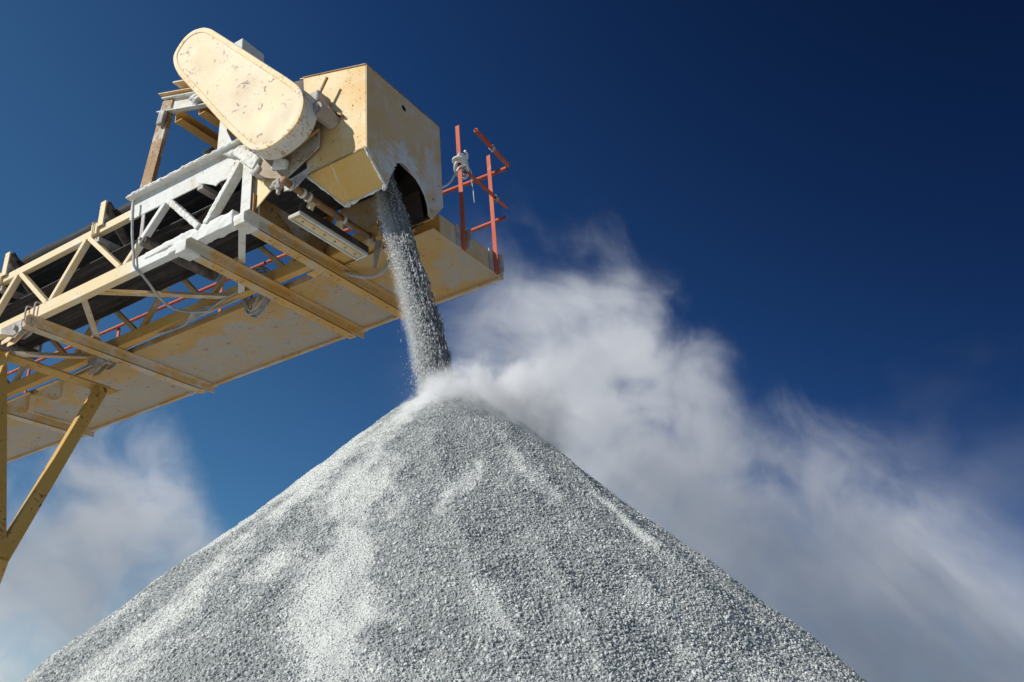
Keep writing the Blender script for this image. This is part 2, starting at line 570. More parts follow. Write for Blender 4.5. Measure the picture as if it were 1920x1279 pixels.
# ---- belt: one closed loop, troughed on top, flat on the return
def belt_mesh():
    sec = []
    us = list(np.linspace(U0, 0.2, 40)) + [0.35, 0.5, 0.65, 0.8, 0.95]
    ws = [0.08, 0.17, 0.27, 0.37, 0.42, 0.5, 0.57, 0.64, 0.72, 0.77, 0.87, 0.97, 1.06]
    trough = [1.065, 0.985, 0.90, 0.815, 0.79, 0.783, 0.78, 0.783, 0.79, 0.815, 0.90, 0.985, 1.065]
    for u in us:
        k = min(1.0, max(0.0, (u + 0.5) / 1.45))
        k = k * k * (3 - 2 * k)
        sag = 0.012 * math.sin((u - 0.95) / 1.62 * 2 * math.pi)
        sec.append([(u, w, (1 - k) * (n + sag) + k * 0.93) for w, n in zip(ws, trough)])
    for a in np.linspace(math.pi / 2, -math.pi / 2, 16)[1:]:
        sec.append([(0.95 + 0.2 * math.cos(a), w, 0.73 + 0.2 * math.sin(a)) for w in ws])
    for u in us[::-1]:
        sec.append([(u, 0.11 + (w - 0.08) * 0.92, 0.53 + 0.035 * math.sin((w - 0.1) * 9) * (1 if u < 0.6 else 0) + 0.010 * math.sin(u * 2.3)) for w in ws])
    n = len(ws)
    vs = [p for s in sec for p in s]
    fs = []
    for i in range(len(sec) - 1):
        for k in range(n - 1):
            a = i * n + k
            fs.append((a, a + 1, a + 1 + n, a + n))
    me = bpy.data.meshes.new('belt')
    me.from_pydata(vs, [], fs)
    for p in me.polygons:
        p.use_smooth = True
    return me


belt = part('belt', belt_mesh(), 'belt', conv, 0)
sm = belt.modifiers.new('thick', 'SOLIDIFY')
sm.thickness = 0.014
sm.offset = 0
# ragged worn strip hanging from the carrying belt behind the drive channel
m = MB()
pts = bezier([(-1.1, 0.20, 0.50), (-0.75, 0.16, 0.50), (-0.40, 0.10, 0.58), (-0.15, 0.07, 0.72)], 8)
for a, b in zip(pts[:-1], pts[1:]):
    m.plate([a, b, b + Vector((0.02, 0.10, 0.045)), a + Vector((0.02, 0.10, 0.045))], (0, 0.004, -0.012))
part('belt_skirt', m, 'liner', conv, 0)

# ---- pulley, rollers
m = MB().tube([(0.95, 0.06, 0.73), (0.95, 1.08, 0.73)], 0.19, 32)
m.tube([(0.95, -0.30, 0.73), (0.95, 1.2, 0.73)], 0.05, 16)
part('head_pulley', m, 'roller', conv, 0, True)


def idler(u):
    base = MB()
    base.prism((u - 0.05, 0.0, 0.70), (u - 0.05, 1.12, 0.70), [(-0.04, -0.03), (0.04, -0.03), (0.04, 0.03), (-0.04, 0.03)])
    fr = part('idler_frame', base, 'grey_steel', conv)
    if u < -1:
      m = MB()
      m.prism((u + 0.02, -0.012, 0.84), (u + 0.02, -0.004, 1.16), [(-0.045, -0.02), (0.045, -0.02), (0.045, 0.0), (0.035, 0.0), (0.035, -0.012), (-0.035, -0.012), (-0.035, 0.0), (-0.045, 0.0)], up=(0, 1, 0))
      m.bar((u + 0.0, -0.01, 1.13), (u + 0.0, 0.06, 1.19), 0.07, 0.012)
      m.box(u - 0.13, u - 0.03, -0.03, -0.002, 0.765, 0.90)
      m.tube([(u - 0.08, -0.045, 0.75), (u - 0.08, -0.045, 0.91)], 0.008, 8)
      part('roller_bracket', m, 'cream', fr, 0.003)
    part('roller', MB().tube([(u, 0.015, 1.155), (u, 0.375, 0.80)], 0.062, 24), 'roller', fr, 0.004, False)
    part('roller', MB().tube([(u, 0.40, 0.715), (u, 0.74, 0.715)], 0.06, 24), 'roller', fr, 0.004, False)
    part('roller', MB().tube([(u, 0.765, 0.80), (u, 1.12, 1.155)], 0.062, 24), 'roller', fr, 0.004, False)
    for a, b in (((u - 0.05, 0.385, 0.67), (u - 0.01, 0.387, 0.80)), ((u - 0.05, 0.752, 0.67), (u - 0.01, 0.752, 0.80))):
        part('roller_bracket', MB().bar(a, b, 0.05, 0.016, up=(0, 1, 0)), 'cream', fr, 0.003)


for u in (-0.55, -2.17, -3.92, -5.6, -7.2, -8.8):
    idler(u)
for u in (-1.46, -4.7, -7.9):
    r = part('return_roller', MB().tube([(u, 0.02, 0.415), (u, 1.0, 0.415)], 0.066, 28), 'roller', conv, 0.004)
    m = MB().tube([(u, -0.02, 0.415), (u, 0.02, 0.415)], 0.02, 10)
    m.bar((u, 0.005, 0.415), (u, 0.005, 0.78), 0.05, 0.012, up=(0, 1, 0))
    part('hanger', m, 'grey_steel', r, 0.002)
    m = MB().tube([(u, 1.0, 0.415), (u, 1.05, 0.415)], 0.02, 10)
    m.bar((u, 1.04, 0.415), (u, 1.04, 0.78), 0.05, 0.012, up=(0, 1, 0))
    part('hanger', m, 'grey_steel', r, 0.002)

# ---- belt scraper
sc = part('scraper_tube', MB().tube([(0.80, -0.24, 0.045), (0.78, 1.10, 0.045)], 0.036, 20), 'brown_tube', conv, 0, True)
for w in (-0.13, 0.02, 0.10, 0.58, 0.98):
    part('collar', MB().pipe((0.79, w - 0.012, 0.045), (0.79, w + 0.018, 0.045), 0.048, 0.034, 18), 'white_cake' if w < 0.6 else 'brown_tube', sc, 0.003)
for w in (0.16, 0.56, 0.98):
    part('scraper_arm', MB().bar((0.785, w, 0.02), (0.72, w, -0.12), 0.05, 0.05, up=(1, 0, 0)), 'plate', sc, 0.003)
m = MB().plate([(0.70, -0.13, 0.02), (0.84, -0.13, -0.01), (1.02, -0.13, 0.10), (1.06, -0.13, 0.16), (0.86, -0.13, 0.13), (0.72, -0.13, 0.12)], (0, 0.012, 0))
part('scraper_bracket', m, 'grey_steel', sc, 0.003)
m = MB().tube([(0.66, -0.15, 0.0), (0.66, -0.15, 0.16)], 0.02, 8)
m.tube([(0.66, -0.15, 0.05), (0.66, -0.15, 0.09)], 0.034, 6)
part('tension_bolt', m, 'grey_steel', sc, 0.002)
part('dust_crust', displaced(lump_mesh('dust_crust', (0.58, -0.06, 0.20), (0.11, 0.04, 0.05), 0.2, 12.0), 0.008, 20, 3.0, 0.02), 'grey_steel', sc, 0)
m = MB().box(0.615, 0.765, 0.03, 0.99, -0.150, -0.128)
m.box(0.615, 0.635, 0.03, 0.99, -0.165, -0.1505)
m.box(0.745, 0.765, 0.03, 0.99, -0.165, -0.1505)
m.box(0.6355, 0.7445, 0.03, 0.055, -0.165, -0.1505)
m.box(0.6355, 0.7445, 0.965, 0.99, -0.165, -0.1505)
bh = part('blade_holder', m, 'white_cake', sc)
part('blade', MB().box(0.66, 0.72, 0.07, 0.95, -0.160, -0.1505), 'plate', bh, 0.002)
part('blade', MB().box(0.745, 0.775, 0.03, 0.99, -0.127, -0.06), 'liner', bh, 0.002)
for w in np.linspace(0.14, 0.88, 6):
    part('bolt', MB().tube([(0.69, w, -0.172), (0.69, w, -0.1605)], 0.012, 6), 'grey_steel', bh, 0.001)
m = MB().plate([(0.80, 1.06, 0.02), (0.86, 1.07, 0.03), (0.88, 1.07, -0.02), (0.79, 1.07, -0.28), (0.76, 1.07, -0.28), (0.77, 1.07, -0.05)], (0.0, 0.014, 0))
part('scraper_arm', m, 'grey_steel', sc, 0.003)

# ---- side plate of the head chute and bearing plate
m = MB().plate([(0.19, 0.03, 0.13), (0.46, 0.03, 0.315), (0.50, 0.03, 0.80), (0.19, 0.03, 0.80)], (0, 0.012, 0))
part('chute_plate', m, 'plate', conv)
m = MB().plate([(0.44, -0.10, 0.30), (0.60, -0.10, 0.22), (0.72, -0.10, 0.19), (0.86, -0.10, 0.25), (1.10, -0.10, 0.36), (1.10, -0.10, 0.70), (0.75, -0.10, 0.95), (0.30, -0.10, 0.95), (0.30, -0.10, 0.42)], (0, 0.014, 0))
bp = part('bearing_plate', m, 'bearing', conv)
m = MB().bar((0.62, -0.108, 0.40), (1.10, -0.108, 0.55), 0.012, 0.02, up=(0, 1, 0))
part('stiffener', m, 'ochre', bp, 0.002)
m = MB().plate([(1.06, 1.10, 0.25), (1.10, 1.10, 0.70), (0.75, 1.10, 0.95), (0.30, 1.10, 0.95), (0.30, 1.10, 0.42), (0.72, 1.10, 0.19)], (0, 0.014, 0))
part('bearing_plate', m, 'ochre_dusty', conv)
# take-up bearing block and nuts between cover and hood
me = lump_mesh('bearing_block', (1.205, -0.14, 0.645), (0.085, 0.06, 0.085), 0.22, 3.0, 3)
part('bearing_block', me, 'grey_steel', bp, 0)
m = MB().tube([(1.235, -0.30, 0.595), (1.235, -0.06, 0.595)], 0.078, 8)
m.tube([(1.235, -0.33, 0.595), (1.235, -0.29, 0.595)], 0.05, 6)
part('shaft_nut', m, 'grey_steel', bp, 0.006)
m = MB().box(1.05, 1.2, -0.24, -0.07, 0.72, 0.86)
part('bearing_cap', displaced(m.mesh('bearing_cap'), 0.018, 8, 2.2, 0.03), 'grey_steel', bp, 0)
part('take_up_rod', MB().bar((1.10, -0.16, 0.83), (1.24, -0.16, 1.05), 0.022, 0.022), 'rusty', bp, 0.002)
part('hood_edge_bar', MB().bar((1.02, -0.075, 0.86), (1.36, -0.075, 0.60), 0.02, 0.05, up=(0, 1, 0)), 'rusty', bp, 0.002)

# shaft bearing and gear block on the near side, buried in caked dust
m = MB().bar((0.17, -0.07, 0.66), (0.33, -0.07, 0.50), 0.13, 0.13, up=(0, 1, 0))
part('bearing_block', displaced(m.mesh('bearing_block'), 0.013, 17, 2.0, 0.016), 'white_cake', drive_beam, 0)
m = MB().bar((0.02, -0.05, 0.80), (0.20, -0.06, 0.64), 0.10, 0.12, up=(0, 1, 0))
part('bearing_block', displaced(m.mesh('bearing_block'), 0.012, 12, 6.0, 0.02), 'white_cake', drive_beam, 0)
m = MB().plate([(-0.30, -0.04, 0.965), (-0.02, -0.04, 0.955), (0.08, -0.04, 0.90), (0.12, -0.04, 0.80), (0.02, -0.04, 0.76), (-0.12, -0.04, 0.84)], (0, 0.05, 0))
part('dust_crust', displaced(m.mesh('dust_crust'), 0.014, 12, 7.0, 0.02), 'white_cake', drive_beam, 0)
m = MB().tube([(0.31, -0.12, 0.44), (0.31, 0.0, 0.44)], 0.055, 14)
part('bearing_block', displaced(m.mesh('bearing_block'), 0.016, 13, 9.0, 0.02), 'grey_steel', drive_beam, 0)
m = MB().plate([(0.52, -0.12, 0.36), (0.62, -0.16, 0.44), (0.74, -0.16, 0.34), (0.71, -0.12, 0.27)], (0.0, 0.05, 0.01))
part('dust_crust', displaced(m.mesh('dust_crust'), 0.012, 9, 2.0, 0.02), 'white_cake', bp, 0)

# ---- drive guard (long rounded belt cover)
OUT = [(-0.639, 2.06), (-0.638, 2.131), (-0.587, 2.212), (-0.494, 2.289), (-0.376, 2.314), (-0.274, 2.292), (-0.192, 2.258), (-0.087, 2.176), (0.02, 2.062), (0.328, 1.724), (0.712, 1.298), (1.067, 0.904), (1.169, 0.774), (1.221, 0.657), (1.232, 0.561), (1.211, 0.468), (1.167, 0.386), (1.074, 0.318), (0.932, 0.275), (0.804, 0.265), (0.704, 0.288), (0.601, 0.343), (0.511, 0.43), (0.417, 0.549), (0.162, 0.872), (-0.197, 1.36), (-0.541, 1.829), (-0.606, 1.952)]


def smooth_outline(pts, k=5):
    P = [Vector((a, b)) for a, b in pts]
    n = len(P)
    o = []
    for i in range(n):
        a, b, c, d = P[i - 1], P[i], P[(i + 1) % n], P[(i + 2) % n]
        L = [max(1e-4, (b - a).length) ** 0.5, max(1e-4, (c - b).length) ** 0.5, max(1e-4, (d - c).length) ** 0.5]
        t0, t1, t2, t3 = 0, L[0], L[0] + L[1], sum(L)
        for j in range(k):
            t = t1 + (t2 - t1) * j / k
            A1 = a * ((t1 - t) / (t1 - t0)) + b * ((t - t0) / (t1 - t0))
            A2 = b * ((t2 - t) / (t2 - t1)) + c * ((t - t1) / (t2 - t1))
            A3 = c * ((t3 - t) / (t3 - t2)) + d * ((t - t2) / (t3 - t2))
            B1 = A1 * ((t2 - t) / (t2 - t0)) + A2 * ((t - t0) / (t2 - t0))
            B2 = A2 * ((t3 - t) / (t3 - t1)) + A3 * ((t - t1) / (t3 - t1))
            o.append(B1 * ((t2 - t) / (t2 - t1)) + B2 * ((t - t1) / (t2 - t1)))
    return o


def inset(o, d):
    n = len(o)
    r = []
    area = sum(o[i - 1].x * o[i].y - o[i].x * o[i - 1].y for i in range(n))
    sg = 1 if area > 0 else -1
    for i in range(n):
        t = (o[(i + 1) % n] - o[i - 1]).normalized()
        r.append(o[i] + Vector((-t.y, t.x)) * d * sg)
    return r


OL = smooth_outline(OUT)
nO = len(OL)
rings = [(OL, -0.27), (OL, -0.436), (inset(OL, 0.006), -0.447), (inset(OL, 0.016), -0.45), (inset(OL, 0.055), -0.447), (inset(OL, 0.062), -0.437)]
vs, fs = [], []
for o2, w in rings:
    vs += [(p.x, w, p.y) for p in o2]
for j in range(len(rings) - 1):
    for i in range(nO):
        fs.append((j * nO + i, j * nO + (i + 1) % nO, (j + 1) * nO + (i + 1) % nO, (j + 1) * nO + i))
fs.append(tuple(range(nO)))
guard = part('drive_guard', MB().add(vs, fs), 'cover_rim', conv, 0, False)
for p in guard.data.polygons:
    p.use_smooth = len(p.vertices) == 4
guard.data.set_sharp_from_angle(angle=R(35))
# dented cover plate lying in the rim: dense grid clipped by the outline
inn = inset(OL, 0.0605)
bm = bmesh.new()
bv = [bm.verts.new((p.x, -0.440, p.y)) for p in inn]
bm.faces.new(bv)
bmesh.ops.triangulate(bm, faces=bm.faces)
for _ in range(6):
    es = [e for e in bm.edges if e.calc_length() > 0.05]
    if not es:
        break
    bmesh.ops.subdivide_edges(bm, edges=es, cuts=1)
    bmesh.ops.triangulate(bm, faces=bm.faces)
inn_v = [Vector((p.x, p.y)) for p in inn]
for v in bm.verts:
    p2 = Vector((v.co.x, v.co.z))
    dd = min((p2 - q).length for q in inn_v)
    k = min(1.0, dd / 0.18)
    dn = mnoise.fractal(Vector((v.co.x * 1.7, 0.3, v.co.z * 1.7)), 1.0, 2.0, 2)
    v.co.y += k * (0.045 * dn - 0.004)
me = bpy.data.meshes.new('cover_plate')
bm.to_mesh(me)
bm.free()
for p in me.polygons:
    p.use_smooth = True
part('cover_plate', me, 'cover', guard, 0)

# ---- hood over the head pulley
hw0, hw1 = -0.05, 1.095
hood = part('hood', MB().plate([(0.78, hw0 + 0.004, 1.345), (1.61, hw0 + 0.004, 1.08), (1.61, hw1 - 0.004, 1.08), (0.78, hw1 - 0.004, 1.345)], (0.0, 0, 0.012)), 'hood', conv, 0.002)
m = MB().plate([(0.83, hw0, 1.325), (1.606, hw0, 1.078), (1.606, hw0, 0.145), (0.915, hw0, 0.145)], (0, 0.008, 0))
part('side_plate', m, 'hood', hood, 0.002)
m = MB().plate([(0.70, hw0 + 0.01, 1.36), (0.82, hw0 + 0.01, 1.325), (0.83, hw0 + 0.01, 1.0), (0.70, hw0 + 0.01, 1.0)], (0, 0.012, 0))
part('rubber_seal', m, 'liner', hood, 0)
m = MB().plate([(0.83, hw1, 1.325), (1.606, hw1, 1.078), (1.606, hw1, 0.113), (0.915, hw1, 0.113)], (0, -0.008, 0))
part('side_plate', m, 'hood', hood, 0.002)
m = MB().plate([(0.905, hw0, 0.142), (1.606, hw0, 0.142), (1.606, 0.21, -0.116), (1.12, 0.235, -0.116)], (0.0, 0.007, 0.004))
part('skirt_plate', m, 'skirt', hood, 0.002)
m = MB().plate([(0.915, hw1, 0.11), (1.606, hw1, 0.11), (1.606, 0.913, -0.113), (1.12, 0.90, -0.113)], (0.0, -0.007, 0.004))
part('skirt_plate', m, 'skirt', hood, 0.002)
for p, q in (((0.83, hw0 - 0.002, 1.338), (1.612, hw0 - 0.002, 1.092)), ((1.614, hw0, 1.090), (1.614, hw1, 1.092)), ((1.614, hw0 - 0.003, 0.15), (1.614, hw0 - 0.003, 1.085))):
    part('edge_weld', MB().bar(p, q, 0.010, 0.010), 'rusty', hood, 0.002)
# a dusty welded lip along the fold
part('seam', MB().bar((0.93, hw0 - 0.004, 0.150), (1.60, hw0 - 0.004, 0.150), 0.008, 0.016), 'rusty', hood, 0.001)


def end_plate():
    """end plate with the ragged discharge arch and the round sight hole cut through"""
    arch = [(0.235, -0.10), (0.262, -0.02), (0.30, 0.06), (0.325, 0.105), (0.318, 0.125), (0.345, 0.13), (0.338, 0.16), (0.372, 0.185), (0.362, 0.21), (0.40, 0.235), (0.425, 0.262), (0.47, 0.272), (0.53, 0.265), (0.60, 0.238), (0.68, 0.20), (0.745, 0.15), (0.79, 0.10), (0.825, 0.03), (0.842, -0.04), (0.842, -0.085)]
    outer = [(0.842, -0.10), (0.875, -0.115), (0.913, -0.113), (hw1, 0.113), (hw1, 1.085), (hw0, 1.078), (hw0, 0.142), (0.12, -0.02), (0.205, -0.118), (0.22, -0.122)]
    loop = arch + outer
    hole = [(0.508 + 0.036 * math.cos(a), 0.943 + 0.036 * math.sin(a)) for a in np.linspace(0, 2 * math.pi, 20, endpoint=False)]
    bm = bmesh.new()
    es = []
    for lp in (loop, hole):
        vv = [bm.verts.new((1.61, a, b)) for a, b in lp]
        es += [bm.edges.new((vv[i], vv[(i + 1) % len(vv)])) for i in range(len(vv))]
    bmesh.ops.triangle_fill(bm, use_beauty=True, use_dissolve=False, edges=es)
    ret = bmesh.ops.extrude_face_region(bm, geom=list(bm.faces))
    for v in [g for g in ret['geom'] if isinstance(g, bmesh.types.BMVert)]:
        v.co.x += 0.008
    bmesh.ops.recalc_face_normals(bm, faces=bm.faces)
    me = bpy.data.meshes.new('end_plate')
    bm.to_mesh(me)
    bm.free()
    return me


ep = part('end_plate', end_plate(), 'hood_end', hood, 0)
for w, n in ((1.03, 0.32), (0.93, 0.11), (0.89, -0.04)):
    part('bolt', MB().tube([(1.618, w, n), (1.632, w, n)], 0.018, 6), 'grey_steel', ep, 0.001)
# white crust grown along the lower lips of the hood
for p, q, k in (((1.60, -0.055, 0.14), (1.612, 0.21, -0.12), 0.012), ((1.12, 0.235, -0.122), (1.61, 0.212, -0.122), 0.012), ((0.92, -0.05, 0.13), (1.12, 0.235, -0.12), 0.010)):
    mm = MB().bar(p, q, k, k * 1.3)
    part('dust_crust', displaced(mm.mesh('dust_crust'), 0.010, 14, p[0] * 3 + q[1], 0.014), 'white_cake', hood, 0)
for c in ((1.605, 0.20, -0.135), (1.18, 0.22, -0.125)):
    part('dust_crust', lump_mesh('dust_crust', c, (0.02, 0.02, 0.035), 0.5, c[0] * 5, 3), 'white_cake', hood, 0)
# black lining inside the hood, its dark colour also holding the interior shade, with the curled far flap and pulley-side curtain
m = MB()
m.plate([(0.84, hw0 + 0.016, 1.29), (1.60, hw0 + 0.016, 1.05), (1.60, hw0 + 0.016, 0.15), (0.93, hw0 + 0.016, 0.15)], (0, 0.006, 0))
m.plate([(0.84, hw1 - 0.016, 1.29), (1.60, hw1 - 0.016, 1.05), (1.60, hw1 - 0.016, 0.12), (0.93, hw1 - 0.016, 0.12)], (0, -0.006, 0))
m.plate([(1.595, hw0 + 0.03, 1.05), (1.595, hw1 - 0.03, 1.05), (1.595, hw1 - 0.03, 0.30), (1.595, hw0 + 0.03, 0.30)], (-0.006, 0, 0))
m.plate([(0.84, hw0 + 0.03, 1.28), (1.59, hw0 + 0.03, 1.04), (1.59, hw1 - 0.03, 1.04), (0.84, hw1 - 0.03, 1.28)], (0, 0, -0.006))
m.plate([(0.98, hw1 - 0.03, 0.10), (1.60, hw1 - 0.03, 0.10), (1.60, 0.90, -0.10), (1.12, 0.89, -0.10)], (0, -0.006, 0.006))
m.plate([(0.98, hw0 + 0.02, 0.145), (1.60, hw0 + 0.02, 0.145), (1.60, 0.225, -0.10), (1.13, 0.25, -0.10)], (0, 0.006, 0.006))
part('rubber_lining', m, 'liner', hood, 0)
m = MB()
cur = bezier([(1.45, 0.93, 0.30), (1.48, 0.95, 0.05), (1.5, 0.93, -0.10), (1.50, 0.86, -0.16)], 8)
for a, b in zip(cur[:-1], cur[1:]):
    m.plate([a, b, b + Vector((-0.50, 0.06, 0)), a + Vector((-0.50, 0.06, 0))], (0, 0.006, 0.004))
part('rubber_flap', m, 'liner', hood, 0)

# ---- motor frame above the truss
mf = MB()
mf.prism((-1.51, 0.03, 0.985), (-1.26, 0.03, 2.15), [(-0.09, -0.03), (0.09, -0.03), (0.09, 0.02), (0.075, 0.02), (0.075, -0.016), (-0.075, -0.016), (-0.075, 0.02), (-0.09, 0.02)], up=(0, 1, 0))
mframe = part('motor_frame', mf, 'rusty', conv)
m = MB()
m.prism((-1.37, 0.02, 2.115), (-0.45, 0.02, 1.79), [(-0.015, -0.095), (0.05, -0.095), (0.05, -0.08), (0.0, -0.08), (0.0, 0.08), (0.05, 0.08), (0.05, 0.095), (-0.015, 0.095)])
part('frame_rail', m, 'white_cake', mframe)
part('frame_rail', MB().prism((-1.39, 1.10, 2.15), (-0.45, 1.10, 1.83), [(-0.05, -0.09), (0.015, -0.09), (0.015, 0.09), (-0.05, 0.09)]), 'ochre', mframe)
part('frame_post', MB().bar((-1.51, 1.09, 0.985), (-1.27, 1.09, 2.10), 0.05, 0.16, up=(0, 1, 0)), 'ochre', mframe)
for u, n in ((-1.10, 1.86), (-0.72, 1.78)):
    m = MB()
    m.prism((u, 0.035, n), (u, 1.08, n), [(-0.05, -0.06), (0.06, -0.06), (0.06, -0.048), (-0.038, -0.048), (-0.038, 0.048), (0.06, 0.048), (0.06, 0.06), (-0.05, 0.06)])
    part('frame_crossbar', m, 'ochre', mframe)
m = MB()
m.prism((-1.44, 0.16, 2.235), (-0.5, 0.16, 1.91), [(-0.06, -0.05), (0.06, -0.05), (0.06, 0.05), (-0.06, 0.05)])
part('slide_rail', m, 'plate', mframe)
m = MB()
m.prism((-1.36, 0.02, 2.30), (-0.5, 0.02, 1.99), [(-0.07, -0.05), (0.07, -0.05), (0.07, -0.036), (-0.056, -0.036), (-0.056, 0.07), (-0.07, 0.07)])
part('slide_rail', m, 'ochre_dusty', mframe)
m = MB().plate([(-1.16, -0.04, 2.31), (-0.45, -0.04, 2.06), (-0.45, 0.75, 2.06), (-1.16, 0.75, 2.31)], (0.005, 0, 0.02))
part('motor_plate', m, 'ochre_dusty', mframe)
m = MB().tube([(-0.42, -0.26, 2.22), (-0.42, -0.18, 2.22), (-0.42, 0.62, 2.22)], 0.23, 28)
m.box(-0.40, -0.12, 0.0, 0.32, 2.26, 2.42)
part('motor', m, 'white_cake', mframe, 0.012)
m = MB().tube([(-0.60, -0.27, 2.02), (-0.42, -0.27, 1.76)], 0.05, 10)
m.tube([(-0.70, -0.265, 2.06), (-0.38, -0.265, 1.66)], 0.055, 10)
part('belt_edge', m, 'grey_steel', mframe, 0)
m = MB().bar((-1.30, -0.035, 1.80), (-1.265, -0.035, 1.97), 0.10, 0.05, up=(0, 1, 0))
part('junction_box', m, 'grey_steel', mframe, 0.012)
part('dust_crust', lump_mesh('dust_crust', (-0.66, -0.04, 1.87), (0.16, 0.05, 0.06), 0.5, 3.7), 'white_cake', mframe, 0)
m = MB().prism((-0.32, 0.0, 0.97), (-0.30, 0.0, 1.62), [(-0.06, -0.01), (0.06, -0.01), (0.06, 0.01), (-0.06, 0.01)], up=(0, 1, 0))
m.plate([(-0.26, -0.01, 0.97), (-0.12, -0.01, 0.97), (-0.26, -0.01, 1.25)], (0, 0.014, 0))
part('guard_strut', m, 'white_cake', mframe, 0.003)
m = MB().plate([(0.02, -0.02, 0.98), (0.12, -0.02, 0.90), (0.10, -0.02, 1.16), (0.03, -0.02, 1.28)], (0, 0.014, 0))
part('guard_strut', m, 'white_cake', mframe, 0.003)

# ---- walkway
m = MB()
seams = [U0, -8.3, -5.66, -3.22, -0.68, 1.385]
for a, b in zip(seams[:-1], seams[1:]):
    m.box(a + 0.002, b - 0.002, 1.25, 2.54, 0.045, 0.051)
deck = part('walkway_deck', m, 'deck', conv, 0)
part('toe_board', MB().box(U0, 1.385, 2.534, 2.54, 0.0515, 0.22), 'ochre', deck, 0)
m = MB().box(-0.25, 1.385, 1.352, 1.36, 0.0515, 0.25)
part('toe_board', m, 'ochre', deck, 0)
m = MB().box(1.386, 1.396, 1.352, 2.54, 0.02, 0.262)
part('toe_board', m, 'hood_end', deck, 0.002)
m = MB().box(U0, -0.25, 1.25, 1.256, 0.0515, 0.12)
part('deck_edge', m, 'ochre_dusty', deck, 0.0)
m = MB().box(U0, 1.38, 2.49, 2.533, 0.015, 0.044)
part('deck_edge', m, 'ochre_dusty', deck, 0.002)
m = MB().plate([(-0.2, 1.14, 0.045), (1.15, 1.14, 0.12), (1.15, 1.349, 0.12), (-0.2, 1.349, 0.045)], (0, 0, 0.01))
part('kick_sheet', m, 'skirt', deck, 0.0)


# ---- hand rails
def angle_post(u, w, n0, n1):
    m = MB()
    m.prism((u, w, n0), (u, w, n1), [(-0.026, -0.026), (0.026, -0.026), (0.026, -0.018), (-0.018, -0.018), (-0.018, 0.026), (-0.026, 0.026)], up=(1, 0, 0))
    return m


for w, n1 in ((1.73, 1.58), (2.35, 1.55)):
    p = part('rail_post', angle_post(1.44, w, 0.0, n1), 'red', conv, 0.002)
    m = MB().box(1.399, 1.409, w - 0.10, w + 0.035, 0.02, 0.29)
    m.box(1.4095, 1.50, w + 0.031, w + 0.039, 0.01, 0.25)
    part('post_socket', m, 'grey_steel', p, 0.002)
for u in (-0.9, -3.05, -5.2, -7.35, -9.5):
    part('rail_post', angle_post(u, 2.50, 0.05, 1.56), 'red', conv, 0.002)
part('rail', MB().pipe((-10.4, 2.45, 1.57), (-2.2, 2.45, 1.52), 0.024, 0.019), 'red', conv, 0)
part('rail', MB().pipe((-2.15, 2.45, 1.52), (0.25, 2.45, 1.44), 0.024, 0.019), 'red', conv, 0)
part('rail', MB().pipe((0.27, 2.45, 1.43), (1.60, 2.45, 1.372), 0.024, 0.019), 'red', conv, 0)
part('rail', MB().pipe((-10.4, 2.45, 0.79), (1.52, 2.45, 0.735), 0.022, 0.017), 'red', conv, 0)
part('rail', MB().pipe((1.475, 2.03, 1.71), (1.475, 2.72, 1.62), 0.026, 0.019), 'red', conv, 0)
part('rail', MB().pipe((1.475, 1.78, 0.995), (1.475, 2.60, 0.965), 0.020, 0.015), 'red', conv, 0)
for w, n in ((2.37, 1.665), (2.36, 0.965)):
    m = MB()
    m.pipe((1.475, w - 0.025, n), (1.475, w + 0.03, n), 0.034, 0.027)
    m.tube([(1.475, w, n - 0.06), (1.475, w, n - 0.03)], 0.01, 6)
    part('rail_clamp', m, 'grey_steel', conv, 0.002)

# ---- support frame
def c_leg(p, q, a, b):
    return MB().bar(p, q, a, b, up=(0, 1, 0))


sf = MB()
sf.prism((-3.60, -0.24, -0.25), (-3.60, 1.40, -0.25), [(-0.09, -0.05), (0.09, -0.05), (0.09, -0.032), (-0.07, -0.032), (-0.07, 0.06), (-0.09, 0.06)])
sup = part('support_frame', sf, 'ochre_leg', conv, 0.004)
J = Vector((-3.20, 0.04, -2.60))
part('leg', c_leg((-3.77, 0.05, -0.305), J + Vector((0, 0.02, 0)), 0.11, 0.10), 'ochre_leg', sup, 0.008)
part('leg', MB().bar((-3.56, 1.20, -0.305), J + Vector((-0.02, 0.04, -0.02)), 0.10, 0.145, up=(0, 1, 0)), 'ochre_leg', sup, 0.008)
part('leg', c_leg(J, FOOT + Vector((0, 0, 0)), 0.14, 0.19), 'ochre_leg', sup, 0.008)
part('foot_plate', MB().box(FOOT.x - 0.3, FOOT.x + 0.3, -0.3, 0.3, FOOT.z - 0.02, FOOT.z + 0.03), 'ochre_leg', sup, 0.005)
m = MB().plate([(-3.78, -0.075, -0.31), (-3.42, -0.075, -0.31), (-3.52, -0.075, -0.55), (-3.66, -0.075, -0.58)], (0, 0.01, 0))
part('gusset', m, 'ochre_leg', sup, 0.002)
m = MB().plate([(-3.66, 1.12, -0.308), (-3.42, 1.12, -0.308), (-3.46, 1.12, -0.46), (-3.60, 1.12, -0.54)], (0, 0.012, 0))
part('gusset', m, 'ochre_leg', sup, 0.002)
